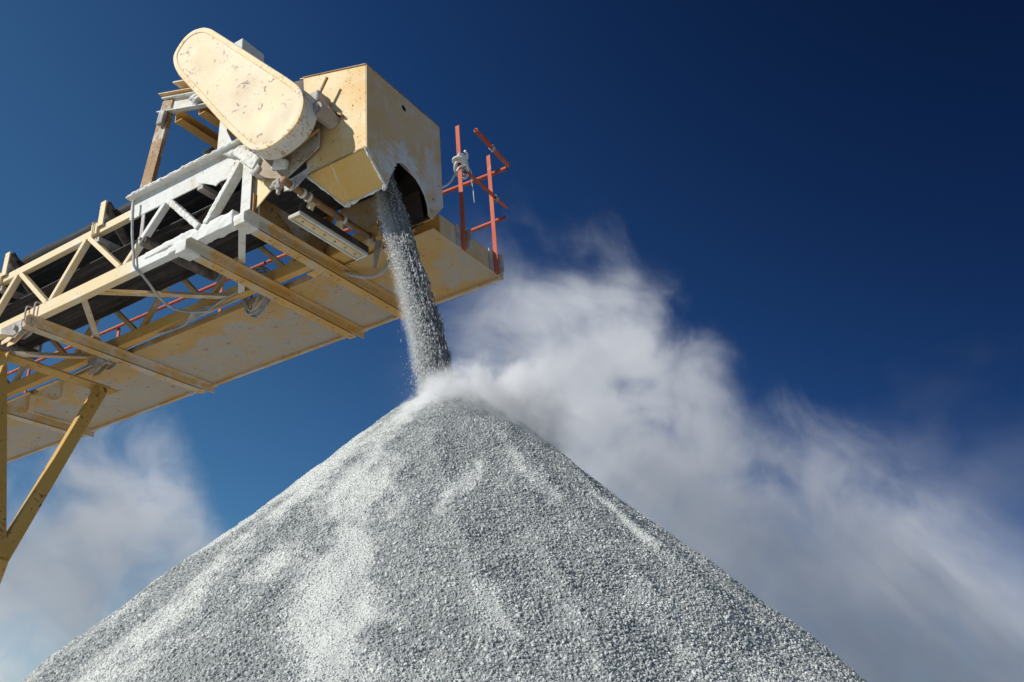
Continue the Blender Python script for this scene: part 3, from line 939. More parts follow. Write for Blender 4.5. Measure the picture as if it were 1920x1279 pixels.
for w in (-0.01, 1.10):
    m = MB()
    for dw in (-0.06, 0.06):
        m.plate([(-3.66, w + dw, 0.05), (-3.28, w + dw, 0.05), (-3.20, w + dw, -0.04), (-3.28, w + dw, -0.10), (-3.40, w + dw, -0.12), (-3.66, w + dw, -0.02)], (0, 0.014, 0))
    part('clevis', m, 'grey_steel', sup, 0.004)
    m = MB().tube([(-3.36, w - 0.10, -0.04), (-3.36, w + 0.11, -0.04)], 0.03, 12)
    part('pin', m, 'grey_steel', sup, 0.004)
    m = MB()
    for dw in (-0.035, 0.035):
        m.plate([(-3.66, w + dw, -0.145), (-3.52, w + dw, -0.145), (-3.31, w + dw, -0.05), (-3.33, w + dw, 0.0), (-3.40, w + dw, 0.0), (-3.55, w + dw, -0.08), (-3.66, w + dw, -0.10)], (0, 0.012, 0))
    part('lug', m, 'cream' if w < 0.5 else 'ochre_dusty', sup, 0.003)

# hanging lugs with bolt holes under the far chord
def lug(u):
    pts = [(u - 0.02, 0.045), (u + 0.46, 0.04), (u + 0.47, -0.19), (u + 0.44, -0.225), (u + 0.33, -0.20), (u - 0.02, -0.02)]
    hole = [(u + 0.38 + 0.025 * math.cos(a), -0.12 + 0.03 * math.sin(a)) for a in np.linspace(0, 2 * math.pi, 14, endpoint=False)]
    bm = bmesh.new()
    es = []
    for lp in (pts, hole):
        vv = [bm.verts.new((a, 1.20, b)) for a, b in lp]
        es += [bm.edges.new((vv[i], vv[(i + 1) % len(vv)])) for i in range(len(vv))]
    bmesh.ops.triangle_fill(bm, use_beauty=True, use_dissolve=False, edges=es)
    ret = bmesh.ops.extrude_face_region(bm, geom=list(bm.faces))
    for v in [g for g in ret['geom'] if isinstance(g, bmesh.types.BMVert)]:
        v.co.y += 0.014
    bmesh.ops.recalc_face_normals(bm, faces=bm.faces)
    me = bpy.data.meshes.new('hanging_lug')
    bm.to_mesh(me)
    bm.free()
    return me


for u in (-5.52, -4.84):
    o = part('hanging_lug', lug(u), 'ochre_dusty', conv, 0)
    part('flange', MB().box(u - 0.02, u + 0.50, 1.16, 1.199, 0.03, 0.044), 'cream', o, 0.002)
    part('flange', MB().box(u + 0.462, u + 0.472, 1.215, 1.30, -0.2, 0.04), 'cream', o, 0.002)

# u-bolts on the near chord over the third beam
m = MB()
for u in (-3.30, -3.14):
    m.tube(bezier([(u, -0.03, -0.06), (u, -0.03, 0.19), (u, 0.0, 0.235), (u, 0.06, 0.235), (u, 0.10, 0.19)], 6), 0.011, 8)
part('u_bolt', m, 'grey_steel', near_side, 0, True)

# ================================================================== CABLES AND ROPE
thing('hanging_cable', MB().tube(bezier([(-1.55, -0.06, 0.90), (-1.55, -0.07, 0.84), (-1.54, -0.05, 0.50), (-1.50, -0.03, 0.22), (-1.47, -0.03, 0.08), (-1.44, 0.05, 0.0), (-1.46, 0.16, -0.05), (-1.56, 0.38, -0.09), (-1.70, 0.68, -0.05), (-1.66, 0.92, -0.01), (-1.48, 1.04, 0.01), (-1.12, 1.08, 0.05), (-1.0, 1.08, 0.12)]), 0.014, 10), 'cable', 'thin pale cable dropping from the white drive channel and looping under the belt', 'cable', True)
m = MB()
for k in range(4):
    o = 0.018 * k
    m.tube(bezier([(-4.4, 1.17 + o * 0.6, 0.03 + o * 0.4), (-3.6, 1.16 + o * 0.5, 0.05 + o), (-2.9, 1.14, 0.06 + o), (-2.3 + 0.1 * k, 1.10 - o, 0.03 - 0.02 * k), (-1.75, 1.04 - o, 0.0 + 0.012 * k), (-1.35, 1.0 + o, 0.04 + o), (-1.02, 1.05, 0.14 + o)]), 0.011, 8)
thing('cable_bundle', m, 'cable', 'bundle of grey cables lying along the far ochre truss chord', 'cable bundle', True)
m = MB()
for k in range(9):
    a0 = random.uniform(-0.05, 0.05)
    cx, cz = -0.99 + random.uniform(-0.03, 0.03), 0.12 + random.uniform(-0.03, 0.03)
    rx, rz = 0.15 + random.uniform(-0.02, 0.03), 0.30 + random.uniform(-0.05, 0.03)
    w = 1.15 + 0.012 * k
    pts = [(cx + rx * math.cos(t) + 0.12 * a0, w + 0.03 * math.sin(t * 2 + k), cz + rz * math.sin(t)) for t in np.linspace(0, 2 * math.pi, 40)]
    m.tube(pts, 0.010, 7)
thing('cable_coil', m, 'cable', 'coil of grey cable hung on the far truss chord beside the walkway deck', 'cable coil', True)
m = MB().tube(bezier([(0.14, 1.28, 0.03), (0.22, 1.36, -0.015), (0.35, 1.50, -0.03), (0.52, 1.52, -0.02), (0.70, 1.46, 0.02), (0.82, 1.42, 0.06)]), 0.022, 10)
thing('short_cable', m, 'cable', 'short thick dusty cable sagging under the walkway near the falling gravel', 'cable', True)
m = MB()
pts = []
for t in np.linspace(0, 6 * 2 * math.pi, 220):
    k = t / (12 * math.pi)
    r = 0.052 + 0.014 * math.sin(t * 0.77 + 1.0)
    pts.append((1.44 + r * math.cos(t), 1.73 + r * 1.5 * math.sin(t), 1.17 - 0.17 * k + 0.035 * math.sin(t * 0.9 + 0.5) + 0.045 * math.cos(t + 0.6)))
m.tube(pts, 0.0145, 8)
m.tube(bezier([(1.48, 1.65, 1.16), (1.52, 1.74, 1.06), (1.50, 1.62, 0.95), (1.53, 1.50, 0.80), (1.58, 1.28, 0.52), (1.605, 1.11, 0.36)]), 0.012, 8)
m.tube(bezier([(1.47, 1.72, 1.12), (1.50, 1.83, 1.02), (1.46, 1.90, 0.95), (1.46, 1.92, 0.85), (1.465, 1.915, 0.76), (1.46, 1.93, 0.68)]), 0.005, 6)
thing('rope', m, 'rope', 'white rope wound round the red rail post and tied across to the hood', 'rope', True)

# ================================================================== GRAVEL HEAP
APEX = Vector((-0.50, 7.15, 4.40))
SLOPE = 0.905
RB = APEX.z / SLOPE + 0.6


# white fines, bare stone, and sunlit flank and ridge put in as paler tone: (amount, half width, line on plan from the apex)
STREAKS = [
    (0.50, 0.11, [(-0.25, -1.23), (-0.35, -1.43), (-0.43, -1.77), (-0.33, -2.11), (-0.33, -2.40), (-0.32, -2.75)]),
    (0.24, 0.28, [(-0.73, -1.21), (-0.97, -1.69), (-1.20, -2.05), (-1.50, -2.25)]),  # left flank paler, its sunlight put into the colour
    (0.20, 0.28, [(-0.60, -0.55), (-1.12, -1.29), (-1.24, -1.73)]),  # upper part of the same painted sunlit flank
    (0.55, 0.07, [(0.29, -1.22), (0.12, -1.64), (0.07, -1.88)]),
    (0.70, 0.06, [(0.36, -2.36), (0.41, -2.52), (0.50, -2.58)]),  # sun-facing side of a ridge, painted as a pale lobe
    (0.75, 0.08, [(1.02, -1.11), (1.20, -1.27), (1.37, -1.41)]),
    (0.45, 0.07, [(0.76, -2.32), (0.82, -2.60), (0.95, -2.95)]),
    (0.25, 0.18, [(-0.14, -0.40), (-0.34, -0.70), (-0.53, -0.86)]),
    (0.40, 0.10, [(0.42, -0.85), (0.50, -1.04), (0.67, -1.26), (0.76, -1.38)]),
    (0.40, 0.08, [(0.13, -2.09), (0.20, -2.28)]),
    (-0.45, 0.20, [(-0.04, -0.67), (0.29, -1.03), (-0.14, -1.07)]),
    (-0.45, 0.17, [(-0.09, -1.88), (-0.18, -2.09), (0.02, -2.32)]),
    (-0.40, 0.13, [(-1.44, -1.52), (-1.21, -1.39), (-0.95, -1.13)]),
    (-0.45, 0.25, [(0.47, -1.76), (0.61, -2.15), (0.75, -2.53)]),
    (-0.35, 0.30, [(1.0, -0.9), (1.5, -1.5), (1.8, -2.0)]),
]


def seg_dist(x, y, line):
    best = 9e9
    for (ax, ay), (bx, by) in zip(line[:-1], line[1:]):
        dx, dy = bx - ax, by - ay
        t = max(0.0, min(1.0, ((x - ax) * dx + (y - ay) * dy) / (dx * dx + dy * dy)))
        best = min(best, (x - ax - t * dx) ** 2 + (y - ay - t * dy) ** 2)
    return math.sqrt(best)


def pile_dust_and_sun(th, r):
    """white fines lying in downslope streaks, plus sunlit tone painted on the left flank"""
    c, s = math.cos(th), math.sin(th)
    x, y = c * r, s * r
    a = mnoise.fractal(Vector((c * 3.4, s * 3.4, r * 0.6)) * 1.15 + Vector((3.1, 1.7, 0.4)), 0.9, 2.1, 5)
    b = mnoise.fractal(Vector((x * 1.6, y * 1.6, 5.0)), 0.9, 2.0, 5)
    d = a * 0.45 + b * 0.38 - 0.06 - 0.10 * c  # cosine term paints the sunward flank paler
    wob = 1.0 + 0.9 * mnoise.noise(Vector((x * 3.1, y * 3.1, 1.0))) + 0.5 * mnoise.noise(Vector((x * 8.1, y * 8.1, 4.0)))
    for amt, hw, line in STREAKS:
        q = seg_dist(x, y, line) / (hw * max(0.3, wob))
        if q < 2.5:
            d += amt * math.exp(-q * q)
    return d


def pile_height(th, r):
    c, s = math.cos(th), math.sin(th)
    x, y = c * r, s * r
    slope = SLOPE - 0.035 * c
    base = -slope * (math.sqrt(r * r + 0.24 * 0.24) - 0.24 * 0.62)
    k = min(1.0, max(0.0, (r - 0.25) / 1.3))
    rill = mnoise.fractal(Vector((c * 4.5, s * 4.5, r * 0.35)), 1.0, 2.0, 3)
    lump = mnoise.fractal(Vector((x * 1.1, y * 1.1, 2.0)), 1.0, 2.0, 4)
    fine = mnoise.fractal(Vector((x * 4.0, y * 4.0, 7.0)), 0.8, 2.1, 4)
    ridge = abs(mnoise.noise(Vector((c * 3.6 + 3, s * 3.6, r * 0.9)))) * 0.05
    # slumped tongues with a steep right-hand lip
    tong = 0.0
    for (ax, ay), (bx, by), hw, h in (((0.10, -1.75), (0.42, -2.85), 0.16, 0.05), ((0.62, -1.9), (1.0, -3.0), 0.2, 0.06), ((0.95, -0.95), (1.6, -1.75), 0.13, 0.05), ((-0.05, -1.0), (-0.28, -1.5), 0.12, 0.035), ((-0.6, -0.9), (-1.5, -2.0), 0.22, 0.05)):
        dx, dy = bx - ax, by - ay
        L = math.hypot(dx, dy)
        t = ((x - ax) * dx + (y - ay) * dy) / L
        sd = ((x - ax) * -dy + (y - ay) * dx) / L + 0.05 * mnoise.noise(Vector((x * 3, y * 3, 9)))
        if -0.3 < t < L + 0.3 and abs(sd) < 3 * hw:
            e = max(0.0, min(1.0, (t + 0.3) / 0.5)) * max(0.0, min(1.0, (L + 0.3 - t) / 0.5))
            lee = 1 / (1 + math.exp(-(sd) / 0.02))
            tong += h * e * lee * math.exp(-max(0, sd) / hw)
    return base + k * (0.026 * rill + 0.045 * lump - ridge) + tong + 0.022 * fine * min(1, r / 0.3)


def pile_mesh(name, t0, t1, nt, r0, r1, nr, full):
    ths = np.linspace(t0, t1, nt, endpoint=not full)
    rs = r0 + (r1 - r0) * np.linspace(0, 1, nr) ** 1.15
    vs, ds = [], []
    for r in rs:
        for th in ths:
            vs.append((r * math.cos(th), r * math.sin(th), APEX.z + pile_height(th, r)))
            ds.append(pile_dust_and_sun(th, r))
    fs = []
    for i in range(nr - 1):
        for k in range(nt if full else nt - 1):
            a, b = i * nt + k, i * nt + (k + 1) % nt
            fs.append((a, b, b + nt, a + nt))
    me = bpy.data.meshes.new(name)
    me.from_pydata(vs, [], fs)
    at = me.attributes.new('dust', 'FLOAT', 'POINT')  # holds fines and painted sun tone together
    at.data.foreach_set('value', np.array(ds, dtype=np.float32))
    for p in me.polygons:
        p.use_smooth = True
    return me


def gravel_material(name, attr_type):
    m, N, out = new_mat(name)
    geo = N.n('ShaderNodeNewGeometry')
    pos = geo.outputs['Position']
    at = N.n('ShaderNodeAttribute', {'attribute_type': attr_type, 'attribute_name': 'dust'}).outputs['Fac']
    nz = N.math('ADD', N.math('MULTIPLY', N.noise(pos, 3.4, 6, 0.7), 0.55), N.math('MULTIPLY', N.noise(pos, 15.0, 4, 0.7), 0.45))
    f = N.ramp(N.math('ADD', at, N.math('MULTIPLY', N.math('SUBTRACT', nz, 0.5), 2.4)), -0.10, 0.38)
    if attr_type == 'INSTANCER':
        rnd = N.n('ShaderNodeObjectInfo').outputs['Random']
        stone = N.n('ShaderNodeValToRGB', None, Fac=rnd)
        cr = stone.color_ramp
        cr.elements[0].position, cr.elements[0].color = 0.0, rgb((0.185, 0.195, 0.19))
        cr.elements[1].position, cr.elements[1].color = 1.0, rgb((0.64, 0.65, 0.61))
        e = cr.elements.new(0.35)
        e.color = rgb((0.34, 0.353, 0.343))
        e = cr.elements.new(0.7)
        e.color = rgb((0.47, 0.482, 0.462))
        c0 = stone.outputs[0]
        col = N.mix(N.math('MULTIPLY', f, 0.80), c0, rgb((0.74, 0.745, 0.695)))
        tex = N.noise(N.n('ShaderNodeTexCoord').outputs['Object'], 3.0, 4, 0.6)
        col = N.mix(N.ramp(tex, 0.35, 0.7, 0.0, 0.35), col, rgb((0.72, 0.72, 0.69)))
        surf(N, out, col, 0.95, 0.05, 0.0)
    else:
        fine = N.noise(pos, 70, 5, 0.7)
        c0 = N.mix(N.ramp(fine, 0.35, 0.65), rgb((0.26, 0.27, 0.265)), rgb((0.52, 0.53, 0.515)))
        col = N.mix(f, c0, rgb((0.74, 0.745, 0.695)))
        surf(N, out, col, 0.9, 0.15, 0.0, fine, 0.8, 0.02)
    return m


MAT['gravel_base'] = gravel_material('gravel_fines', 'GEOMETRY')
MAT['gravel_stone'] = gravel_material('gravel_stone', 'INSTANCER')

pile = link('gravel_heap', pile_mesh('gravel_heap', 0, 2 * math.pi, 560, 0.0, RB, 230, True), 'gravel_base')
pile.location = (APEX.x, APEX.y, 0)
pile['label'] = 'tall cone of pale grey crushed gravel with white dust streaks under the conveyor'
pile['category'] = 'gravel heap'

lg = link('loose_gravel', pile_mesh('loose_gravel', R(-200), R(22), 330, 0.0, 4.7, 200, False), None, pile)
lg['kind'] = 'stuff'


def stones_nodes():
    ng = bpy.data.node_groups.new('loose_stones', 'GeometryNodeTree')
    ng.interface.new_socket('Geometry', in_out='INPUT', socket_type='NodeSocketGeometry')
    ng.interface.new_socket('Geometry', in_out='OUTPUT', socket_type='NodeSocketGeometry')
    N = NT(ng)
    gi = N.n('NodeGroupInput')
    go = N.n('NodeGroupOutput')
    join = N.n('GeometryNodeGeometryToInstance')
    for i in range(5):
        ico = N.n('GeometryNodeMeshIcoSphere', None, Radius=0.5, Subdivisions=2)
        pos = N.n('GeometryNodeInputPosition').outputs[0]
        nz = N.n('ShaderNodeTexNoise', None, Vector=N.vmath('ADD', pos, (i * 3.7, i * 1.3, 0.5)), Scale=1.9, Detail=2.0)
        off = N.vmath('SUBTRACT', nz.outputs['Color'], (0.5, 0.5, 0.5))
        sc_ = N.n('ShaderNodeVectorMath', {'operation': 'SCALE'}, i0=off)
        sc_.inputs['Scale'].default_value = 1.1
        sp = N.n('GeometryNodeSetPosition', None, Geometry=ico.outputs[0], Offset=sc_.outputs[0])
        sm_ = N.n('GeometryNodeSetMaterial', None, Geometry=sp.outputs[0])
        sm_.inputs['Material'].default_value = MAT['gravel_stone']
        N.t.links.new(sm_.outputs[0], join.inputs[0])
    dens = N.n('GeometryNodeInputNamedAttribute', {'data_type': 'FLOAT'})
    dens.inputs['Name'].default_value = 'dust'
    dv = dens.outputs[0]
    pp = N.vmath('MULTIPLY', N.n('GeometryNodeInputPosition').outputs[0], (1.0, 1.0, 0.0))
    rad = N.vmath('LENGTH', pp, out='Value')
    gr = N.n('ShaderNodeMapRange', {'clamp': True}, Value=rad)
    for k, v in ((1, 0.2), (2, 3.6), (3, 0.60), (4, 0.92)):
        gr.inputs[k].default_value = v
    df = N.n('ShaderNodeMath', {'operation': 'DIVIDE'}, i0=8800.0, i1=N.math('MULTIPLY', gr.outputs[0], gr.outputs[0]))
    dist = N.n('GeometryNodeDistributePointsOnFaces', {'distribute_method': 'RANDOM'}, Mesh=gi.outputs[0])
    N.set(dist, 'Density', df.outputs[0])
    rs = N.n('FunctionNodeRandomValue', {'data_type': 'FLOAT'})
    fl = [s for s in rs.inputs if s.type == 'VALUE']
    fl[0].default_value, fl[1].default_value = 0.0, 1.0
    r01 = [s for s in rs.outputs if s.type == 'VALUE'][0]
    size = N.math('ADD', N.math('MULTIPLY', N.math('POWER', r01, 4.0), 0.018), 0.0074)
    ds_ = N.n('ShaderNodeMapRange', {'clamp': True}, Value=dv)
    for k, v in ((1, -0.05), (2, 0.45), (3, 1.0), (4, 0.6)):
        ds_.inputs[k].default_value = v
    size = N.math('MULTIPLY', N.math('MULTIPLY', size, ds_.outputs[0]), gr.outputs[0])
    rv = N.n('FunctionNodeRandomValue', {'data_type': 'FLOAT_VECTOR'})
    vin = [s for s in rv.inputs if s.type == 'VECTOR']
    vin[0].default_value, vin[1].default_value = (0.75, 0.75, 0.6), (1.35, 1.2, 1.05)
    rvv = [s for s in rv.outputs if s.type == 'VECTOR'][0]
    sv = N.n('ShaderNodeVectorMath', {'operation': 'SCALE'}, i0=rvv)
    N.set(sv, 'Scale', size)
    rr = N.n('FunctionNodeRandomValue', {'data_type': 'FLOAT_VECTOR'})
    vin = [s for s in rr.inputs if s.type == 'VECTOR']
    vin[0].default_value, vin[1].default_value = (0, 0, 0), (6.28, 6.28, 6.28)
    rrv = [s for s in rr.outputs if s.type == 'VECTOR'][0]
    iop = N.n('GeometryNodeInstanceOnPoints', None, Points=dist.outputs[0], Instance=join.outputs[0])
    iop.inputs['Pick Instance'].default_value = True
    N.set(iop, 'Rotation', rrv)
    N.set(iop, 'Scale', sv.outputs[0])
    N.t.links.new(iop.outputs[0], go.inputs[0])
    return ng


gm = lg.modifiers.new('stones', 'NODES')
gm.node_group = stones_nodes()

# ================================================================== FALLING GRAVEL
def stream_material():
    m, N, out = new_mat('falling_stone')
    at = N.n('ShaderNodeAttribute', {'attribute_type': 'GEOMETRY', 'attribute_name': 'tone'}).outputs['Fac']
    r = N.n('ShaderNodeValToRGB', None, Fac=at)
    cr = r.color_ramp
    cr.elements[0].position, cr.elements[0].color = 0.0, rgb((0.13, 0.135, 0.14))
    cr.elements[1].position, cr.elements[1].color = 1.0, rgb((0.78, 0.785, 0.76))
    e = cr.elements.new(0.5)
    e.color = rgb((0.38, 0.39, 0.39))
    surf(N, out, r.outputs[0], 0.9, 0.15)
    return m


MAT['stream'] = stream_material()


def wave(x, y, z, seed):
    """cheap smooth noise in -1..1"""
    q = np.random.default_rng(seed)
    o = 0
    for _ in range(7):
        k = q.normal(size=3)
        o = o + np.sin(k[0] * x + k[1] * y + k[2] * z + q.random() * 6.28)
    return o / 3.0


def stream_object():
    ctr = [(1.10, 0.62), (1.24, 0.42), (1.36, 0.14), (1.49, -0.35), (1.62, -0.85), (1.78, -1.45), (1.87, -1.95), (1.90, -2.25)]
    P = np.array([tuple(p) for p in bezier([(a, 0.52, b) for a, b in ctr], 40)])
    T = np.gradient(P, axis=0)
    T /= np.linalg.norm(T, axis=1)[:, None]
    S1 = np.cross(T, (0, 1, 0))
    S1 /= np.linalg.norm(S1, axis=1)[:, None]
    S2 = np.cross(T, S1)
    octv = np.array([(1, 0, 0), (-1, 0, 0), (0, 1, 0), (0, -1, 0), (0, 0, 1), (0, 0, -1)], float)
    octf = np.array([(0, 2, 4), (2, 1, 4), (1, 3, 4), (3, 0, 4), (2, 0, 5), (1, 2, 5), (3, 1, 5), (0, 3, 5)])
    VV, TT = [], []
    for kind, n in ((0, 62000), (1, 110000), (2, 900)):
        s = RNG.random(n) if kind != 2 else 0.72 + 0.28 * RNG.random(n) ** 0.6
        fi = s * (len(P) - 2)
        i = fi.astype(int)
        c = P[i] + (P[i + 1] - P[i]) * (fi - i)[:, None]
        fall = np.clip((0.3 - c[:, 2]) / 2.5, 0, 1)
        a = RNG.random(n) * 2 * math.pi
        if kind == 0:
            rad = RNG.random(n) ** 0.5 * (1 + 0.13 * wave(a * 3, s * 40, s * 0, 3)) * (1 + 0.10 * np.abs(RNG.normal(size=n)) * (RNG.random(n) < 0.3))
            du, dw = rad * np.cos(a) * (0.100 + 0.012 * fall) + 0.020, rad * np.sin(a) * 0.10
            cl = wave(du * 45, dw * 45, s * 22, 5)
            keep = (cl > -0.35) | (RNG.random(n) < 0.25)
            size = 0.0026 + 0.0048 * RNG.random(n) ** 2.5
            st = 2.2 + 4.0 * RNG.random(n)
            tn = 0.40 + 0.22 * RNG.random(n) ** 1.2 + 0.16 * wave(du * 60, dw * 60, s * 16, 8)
            tn -= 0.12 * np.clip(du / 0.13, -1, 1)  # stone tone painted paler towards the sun, darker on the side away
        else:
            sp = (0.010 + 0.034 * fall) if kind == 1 else (0.02 + 0.08 * fall)
            du = -0.062 - 0.010 * fall - np.abs(RNG.normal(size=n)) * sp
            if kind == 1:
                du += (0.10 + 0.05 * fall) * RNG.random(n)
            dw = -0.03 + RNG.normal(size=n) * 0.065
            cl = wave(du * 30, dw * 40, s * 25, 11)
            keep = (cl > -0.2 - 0.8 * fall) if kind == 1 else np.ones(n, bool)
            keep &= RNG.random(n) < 0.25 + 0.75 * fall
            size = 0.0013 + 0.0020 * RNG.random(n) ** 2
            st = 2.5 + 5.0 * RNG.random(n) if kind == 1 else 1.0 + 0.8 * RNG.random(n)
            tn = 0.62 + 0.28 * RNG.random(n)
        c = c + np.stack((du, dw, 0 * du), 1)
        q = octv[None] * (0.75 + 0.5 * RNG.random((n, 6, 1)))
        a2 = RNG.random(n)[:, None] * 6.28
        x = (q[:, :, 0] * np.cos(a2) - q[:, :, 1] * np.sin(a2)) * size[:, None]
        y = (q[:, :, 0] * np.sin(a2) + q[:, :, 1] * np.cos(a2)) * size[:, None]
        z = q[:, :, 2] * (size * st)[:, None]
        tt = T[i] + RNG.normal(size=(n, 3)) * 0.05
        V = c[:, None] + x[:, :, None] * S1[i][:, None] + y[:, :, None] * S2[i][:, None] + z[:, :, None] * tt[:, None]
        VV.append(V[keep])
        TT.append(np.clip(tn[keep], 0, 1))
    V = np.concatenate(VV)
    tone = np.repeat(np.concatenate(TT), 6)
    nn = len(V)
    F = (octf[None] + (np.arange(nn) * 6)[:, None, None]).reshape(-1, 3)
    me = bpy.data.meshes.new('falling_gravel')
    me.vertices.add(nn * 6)
    me.vertices.foreach_set('co', V.reshape(-1).astype(np.float32))
    me.loops.add(len(F) * 3)
    me.loops.foreach_set('vertex_index', F.reshape(-1).astype(np.int32))
    me.polygons.add(len(F))
    me.polygons.foreach_set('loop_start', (np.arange(len(F)) * 3).astype(np.int32))
    me.update(calc_edges=True)
    me.validate()
    at = me.attributes.new('tone', 'FLOAT', 'POINT')
    at.data.foreach_set('value', tone.astype(np.float32))
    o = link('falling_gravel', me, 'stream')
    o.matrix_world = FRAME
    o['label'] = 'stream of grey gravel and white fines pouring from the hood onto the heap'
    o['category'] = 'gravel'
    o['kind'] = 'stuff'
    return o


stream_object()

# ================================================================== GROUND
def ground_material():
    m, N, out = new_mat('quarry_floor')
    tc = N.n('ShaderNodeTexCoord').outputs['Object']
    a = N.noise(tc, 0.25, 8, 0.65)
    b = N.noise(tc, 9, 6, 0.7)
    col = N.mix(N.ramp(a, 0.35, 0.65), rgb((0.36, 0.35, 0.32)), rgb((0.46, 0.45, 0.42)))
    col = N.mix(N.ramp(b, 0.45, 0.7, 0, 0.5), col, rgb((0.28, 0.28, 0.28)))
    surf(N, out, col, 0.95, 0.1, 0, b, 0.6, 0.03)
    return m


MAT['ground'] = ground_material()
bm = bmesh.new()
bmesh.ops.create_circle(bm, cap_ends=True, segments=96, radius=900)
me = bpy.data.meshes.new('ground')
bm.to_mesh(me)
bm.free()
g = link('ground', me, 'ground')
g['kind'] = 'structure'
g['label'] = 'pale dusty quarry floor'

# ================================================================== DUST CLOUDS
F_PX, PITCH, CAMZ = 1768.0, R(23.0), 1.7


def cloud_material(name, dens, soft, curve, xr, zr, nscale, amp, seed, detail, yr, color=(0.985, 0.985, 0.985), thr=None, low=None, shear=0.0, yst=0.4):
    """drifting dust: density under a crest line (float curve over local x) torn by warped noise"""
    m, N, out = new_mat(name)
    tc = N.n('ShaderNodeTexCoord').outputs['Object']
    s = N.n('ShaderNodeSeparateXYZ', None, Vector=tc)
    x, y, z = s.outputs
    zn = N.math('SUBTRACT', z, N.math('MULTIPLY', y, shear * 1.3))
    z = N.math('SUBTRACT', z, N.math('MULTIPLY', y, shear))
    nc = N.n('ShaderNodeCombineXYZ', None, X=x, Y=y, Z=zn).outputs[0]
    warp = N.n('ShaderNodeTexNoise', None, Vector=N.mapping(nc, loc=(seed, 0, 0), scale=(1, yst, 1)), Scale=nscale * 0.7, Detail=2.0)
    wv = N.n('ShaderNodeVectorMath', {'operation': 'SCALE'}, i0=N.vmath('SUBTRACT', warp.outputs['Color'], (0.5, 0.5, 0.5)))
    wv.inputs['Scale'].default_value = 1.3 / nscale
    p = N.vmath('ADD', N.mapping(nc, loc=(0, seed, seed * 0.5), scale=(1, yst, 1.0)), wv.outputs[0])
    nz = N.noise(p, nscale, detail, 0.66)
    fc = N.n('ShaderNodeFloatCurve')
    N.set(fc, 'Value', N.math('DIVIDE', N.math('SUBTRACT', x, xr[0]), xr[1] - xr[0]))
    c = fc.mapping.curves[0]
    pts = [((a - xr[0]) / (xr[1] - xr[0]), (b - zr[0]) / (zr[1] - zr[0])) for a, b in curve]
    c.points[0].location = pts[0]
    c.points[1].location = pts[-1]
    for q in pts[1:-1]:
        c.points.new(*q)
    fc.mapping.update()
    top = N.math('ADD', N.math('MULTIPLY', fc.outputs[0], zr[1] - zr[0]), zr[0])
    h = N.math('SUBTRACT', top, z)
    h = N.math('ADD', h, N.math('MULTIPLY', N.math('SUBTRACT', nz, 0.5), amp * 1.6))
    f = N.ramp(h, 0.0, soft)
    ym = N.math('MULTIPLY', N.ramp(y, yr[0], yr[0] + 0.3 * (yr[1] - yr[0])), N.ramp(y, yr[1], yr[1] - 0.3 * (yr[1] - yr[0])))
    xm = N.math('MULTIPLY', N.ramp(x, xr[0], xr[0] + (low or 0.5)), N.ramp(x, xr[1], xr[1] - 0.5))
    f = N.math('MULTIPLY', N.math('MULTIPLY', f, ym), xm)
    f = N.math('MULTIPLY', f, N.ramp(nz, 0.36, 0.62, 0.12, 1.0))
    v = N.n('ShaderNodeVolumePrincipled')
    v.inputs['Color'].default_value = rgb(color)
    v.inputs['Anisotropy'].default_value = 0.0
    N.set(v, 'Density', N.math('MULTIPLY', f, dens))
    N.t.links.new(v.outputs[0], out.inputs['Volume'])
    return m


def px_on_plane(px, py, p0, nrm):
    cp, sp = math.cos(PITCH), math.sin(PITCH)
    d = Vector(((px - 960) / F_PX, cp + (py - 639.5) / F_PX * sp, sp - (py - 639.5) / F_PX * cp))
    o = Vector((0, 0, CAMZ))
    t = (Vector(p0) - o).dot(nrm) / d.dot(nrm)
    return o + d * t


def make_cloud(name, label, crest, origin, ang, depth, dens, soft, nscale, amp, seed, zlow=0.2, detail=5, pad=0.55, low=None, shear=0.0, yst=0.4):
    """crest: crest line of the dust, as points seen on the upright sheet through origin turned by ang"""
    ax = Vector((math.cos(ang), math.sin(ang), 0))
    nrm = Vector((-math.sin(ang), math.cos(ang), 0))
    o = Vector(origin)
    loc = []
    for px, py in crest:
        q = px_on_plane(px, py, o, nrm)
        loc.append(((q - o).dot(ax), q.z))
    xs = [a for a, _ in loc]
    x0, x1 = min(xs), max(xs)
    z1 = max(b for _, b in loc) + pad
    m = cloud_material(name, dens, soft, loc, (x0, x1), (0.0, z1), nscale, amp, seed, detail, (-depth / 2, depth / 2), low=low, shear=shear, yst=yst)
    top = [(a, b + pad) for a, b in loc]
    # closed body under the padded crest
    n = len(top)
    vs = []
    for yy in (-depth / 2, depth / 2):
        vs += [(a, yy, zlow) for a, _ in top] + [(a, yy, b + shear * yy) for a, b in top]
    fs = []
    for i in range(n - 1):
        fs.append((i, i + 1, n + i + 1, n + i))
        fs.append((2 * n + i + 1, 2 * n + i, 3 * n + i, 3 * n + i + 1))
        fs.append((n + i, n + i + 1, 3 * n + i + 1, 3 * n + i))
        fs.append((i + 1, i, 2 * n + i, 2 * n + i + 1))
    fs.append((0, n, 3 * n, 2 * n))
    fs.append((n - 1, 3 * n - 1, 4 * n - 1, 2 * n - 1))
    me = MB().add(vs, fs).mesh(name)
    ob = link(name, me, m)
    ob.matrix_world = Matrix.Translation((o.x, o.y, 0)) @ Matrix.Rotation(ang, 4, 'Z')
    ob['label'] = label
    ob['category'] = 'dust cloud'
    ob['kind'] = 'stuff'
    return ob


